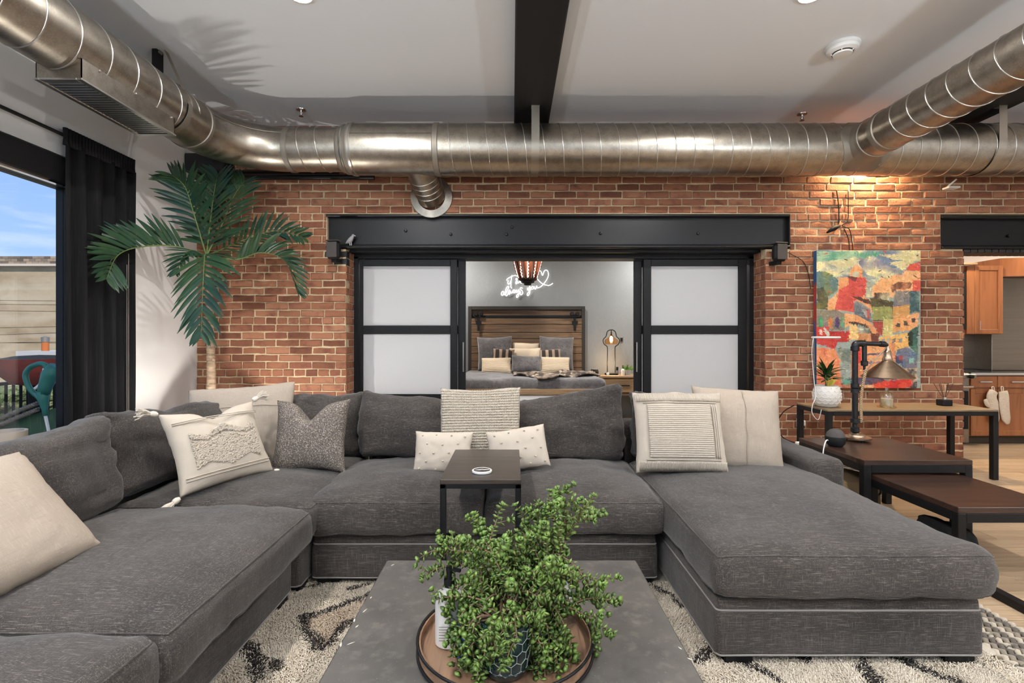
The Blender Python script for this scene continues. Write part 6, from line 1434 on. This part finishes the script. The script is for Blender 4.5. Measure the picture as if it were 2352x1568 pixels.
# ------------------------------------------------------------------ outside the window
M['stucco'] = mk('stained_concrete', (.40, .32, .21), .9, layers=[((.5, .5, .9), (.26, .19, .11), .42, .66, 6), ((.08, .08, 1.6), (.46, .40, .30), .5, .75, 4)], bump=(3, .3, .05))
M['deck'] = mk('balcony_deck', (.34, .30, .25), .8)
MB().box(-8.5, WL - .23, -3, 9.5, -.3, -.1).build('balcony_deck', M['deck'], kind='structure', label='balcony floor outside the window')
MB().box(-70, 40, -30, 60, -6.2, -6).build('street_ground', mk('asphalt', (.22, .21, .19), .9), kind='structure', label='street level below the balcony')
bu = thing('neighbour_building', 'stained concrete building across the street', 'building', (-24, 27, -6))
MB().box(-40, -10, 25.2, 32, -6, 5.0).build('wall', M['stucco'], bu); MB().box(-40.1, -9.9, 25.0, 32, 4.95, 5.06).build('string_course', M['cream'], bu)
BRK = mk('coping_brick', (.22, .17, .12), .9, rvar=.3, island=[(.16, .12, .09), (.26, .2, .14)])
cb = None
for r_ in range(3):
    for k in range(70):
        x = -31.5 + k * .30 + (r_ % 2) * .15
        if cb is None: cb = MB().box(0, .28, 25.05, 25.4, 5.06, 5.18).build('coping_brick', BRK, bu); cb.location = (x, 0, 0)
        else: inst(cb, 'coping_brick', bu, (x, 0, r_ * .13))
MB().box(-40, -10, 25.3, 32, 5.06, 5.42).build('parapet', BRK, bu)
wr = MB()
for (a, b_) in ((688, 692), (697, 701), (712, 716), (757, 747), (775, 760), (790, 783), (786, 788)): wr.tube([P(-200, a, 18), P(260, b_, 18)], .008, 5)
wr.build('power_lines', M['matte'], label='thin power lines crossing in front of the concrete building', cat='cables')
vp = thing('vent_pipe', 'rusty orange vent pipe with grey cap on the low roof outside', 'vent pipe', (P(104, 815, 12.4).x, 12.4, 1.0)); q = P(104, 815, 12.4)
MB().lathe([(.075, 0), (.075, .26)], (q.x, 12.4, 1.0), 16).build('pipe', mk('rust', (.42, .12, .03), .8), vp, smooth=True); MB().lathe([(.082, .25), (.082, .37), (.01, .39)], (q.x, 12.4, 1.0), 16).build('cap', M['galvd'], vp, smooth=True)
q0, q1 = P(-40, 806, 12.2), P(200, 822, 12.2); MB().box(P(36, 0, 12.2).x, q1.x, 12.2, 16, -6, q0.z).build('low_roof', mk('pale_roof_membrane', (.42, .41, .39), .8), label='white low roof edge beyond the balcony planter', cat='roof')
# planter
q = P(70, 850, 5.2); M['red'] = mk('terracotta_red', (.42, .075, .045), .55, layers=[(3, (.16, .05, .045), .45, .7)])
ptr = thing('balcony_planter', 'wide red bowl planter on the balcony', 'planter', (q.x, q.y, -.1))
MB().lathe([(.10, .85), (.22, .87), (.36, 1.02), (.385, 1.10), (.40, 1.135), (.37, 1.135), (.36, 1.10)], (q.x - .05, 5.35, 0), 36).build('bowl', M['red'], ptr, smooth=True); MB().lathe([(.08, -.1), (.05, .3), (.10, .86)], (q.x - .05, 5.35, 0), 20).build('stand', M['matte'], ptr, smooth=True)
MB().lathe([(.37, 1.12), (.2, 1.16), (.001, 1.17)], (q.x - .05, 5.35, 0), 24).build('soil', mk('dry_soil', (.13, .10, .06), .95, bump=(40, 1, .05)), ptr, smooth=True)
# railing
rl = thing('balcony_railing', 'black metal balcony railing with upright bars', 'railing', (-5.7, 4, -.1))
MB().box(-5.73, -5.67, 1, 9, .82, .855, .004).build('top_rail', M['matte'], rl); MB().box(-5.72, -5.68, 1, 9, .0, .03).build('bottom_rail', M['matte'], rl)
b0 = None
for k in range(72):
    if b0 is None: b0 = MB().box(-5.71, -5.69, 2.4, 2.42, .03, .82).build('baluster', M['matte'], rl)
    else: inst(b0, 'baluster', rl, (0, k * .085, 0))
hd = thing('hedge', 'green planting below the balcony railing', 'hedge', (-6.5, 6, -.1)); M['hedge'] = mk('hedge_leaves', (.10, .14, .05), .9, layers=[(14, (.28, .27, .15), .5, .7)], bump=(20, 1, .05))
def hf(p, d): return p + d * wrinkle(p, 5, .18, (4, 4, 4))
soft_box(.4, 3.2, .42, .2, 6, 40, 8, hf).xform(Matrix.Translation((-6.5, 6.6, .3))).build('foliage', M['hedge'], hd, smooth='all')
# D handle of a garden tool
M['teal'] = mk('teal_green_plastic', (.03, .17, .13), .45); q = P(82, 875, 4.3)
dh = thing('garden_tool', 'teal green D-shaped tool handle on a pale pole outside the window', 'garden tool', (q.x, 4.3, -.1))
def dq(cx, cy): p = P(cx / 5.6, 760 + cy / 5.6, 4.3); return (p.x, p.y, p.z)
MB().tube(catmull([dq(520, 870), dq(400, 760), dq(340, 640), dq(335, 540), dq(400, 460), dq(520, 420), dq(590, 450), dq(600, 540), dq(560, 680), dq(540, 780), dq(520, 870)], 6), .021, 10).build('grip_loop', M['teal'], dh, smooth='all')
MB().tube(catmull([dq(575, 480), dq(560, 560), dq(520, 680), dq(450, 740)], 6), .014, 8).build('soft_grip', M['frostb'], dh, smooth='all')
MB().tube([dq(560, 800), dq(590, 700), dq(640, 560), dq(720, 470)], [.045, .05, .06, .06], 10).tube([dq(540, 780), dq(560, 900), dq(575, 1000), dq(585, 1090)], [.055, .036, .022, .018], 10).build('neck', M['teal'], dh, smooth='all')
MB().tube([dq(582, 1080), dq(640, 1360), dq(720, 1900), (dq(720, 1900)[0] + .02, 4.3, -.097)], .012, 8).build('pole', M['frostb'], dh, smooth=True)
wc = thing('wicker_seat', 'woven wicker balcony seat with green cushion', 'chair', (-4.5, 4.6, -.1)); M['wicker'] = mk('grey_wicker', (.20, .17, .13), .8, bump=(60, .6, .01))
for dz in (0, -.055):
    for ph in (0, 2.1, 4.2):
        pts = []
        for k in range(60):
            f = k / 59; p0, p1 = P(-60, 985, 4.4), P(88, 925, 4.4); p = p0.lerp(p1, f); pts.append((p.x, p.y + .012 * math.cos(f * 60 + ph), p.z + dz + .012 * math.sin(f * 60 + ph)))
        MB().tube(pts, .010, 6).build('braided_edge', M['wicker'], wc, smooth='all')
p0, p1 = P(-60, 990, 4.45), P(132, 935, 4.45)
MB().add([(p0.x, 4.46, p0.z), (p1.x, 4.46, p1.z), (p1.x, 4.50, -.08), (p0.x, 4.50, -.08), (p0.x, 4.52, p0.z), (p1.x, 4.52, p1.z), (p1.x, 4.56, -.08), (p0.x, 4.56, -.08)], [(0, 1, 2, 3), (7, 6, 5, 4), (0, 4, 5, 1), (1, 5, 6, 2), (3, 2, 6, 7), (0, 3, 7, 4)]).build('green_back', mk('green_mesh', (.05, .11, .06), .85, layers=[((80, 80, 6), (.10, .15, .08), .5, .7)]), wc)
q = P(8, 990, 3.75); wp = thing('white_pot', 'plain pale flower pot outside near the sofa', 'pot', (q.x, 3.75, -.1)); MB().lathe([(.09, -.09), (.12, .2), (.135, q.z), (.115, q.z), (.11, q.z - .05)], (q.x, 3.75, 0), 28).build('body', M['cream'], wp, smooth=True); MB().lathe([(.11, q.z - .04), (.001, q.z - .035)], (q.x, 3.75, 0), 20).build('soil', M['soil'], wp)

# ------------------------------------------------------------------ unseen torchieres added behind the viewer to brighten the ceiling
def torchiere(x, y, label, en):
    t = thing('added_torchiere', label, 'floor lamp', (x, y, 0), group='added torchiere lamps')
    MB().lathe([(.15, .001), (.15, .02), (.02, .03)], (x, y, 0), 28).build('base', M['black'], t, smooth=30); MB().tube([(x, y, .02), (x, y, 1.8)], .012, 10).build('pole', M['black'], t, smooth=True)
    MB().lathe([(.03, 1.78), (.16, 1.86), (.18, 1.90), (.17, 1.90), (.03, 1.80)], (x, y, 0), 28, cap=False).build('bowl', M['white'], t, smooth=True); MB().lathe([(.08, 1.85), (.001, 1.852)], (x, y, 0), 20).build('lamp_disc', M['led'], t)
    l = add_light('added_fill_beam', 'AREA', (0, 0, 1.91), en, (.82, .93, 1.0), .25, (R(180), 0, 0)); l.parent = t
torchiere(-2.2, -1.8, 'added white bowl torchiere, unseen behind the viewer at the left', 290); torchiere(4.2, -1.2, 'added white bowl torchiere, unseen behind the viewer at the right', 290)
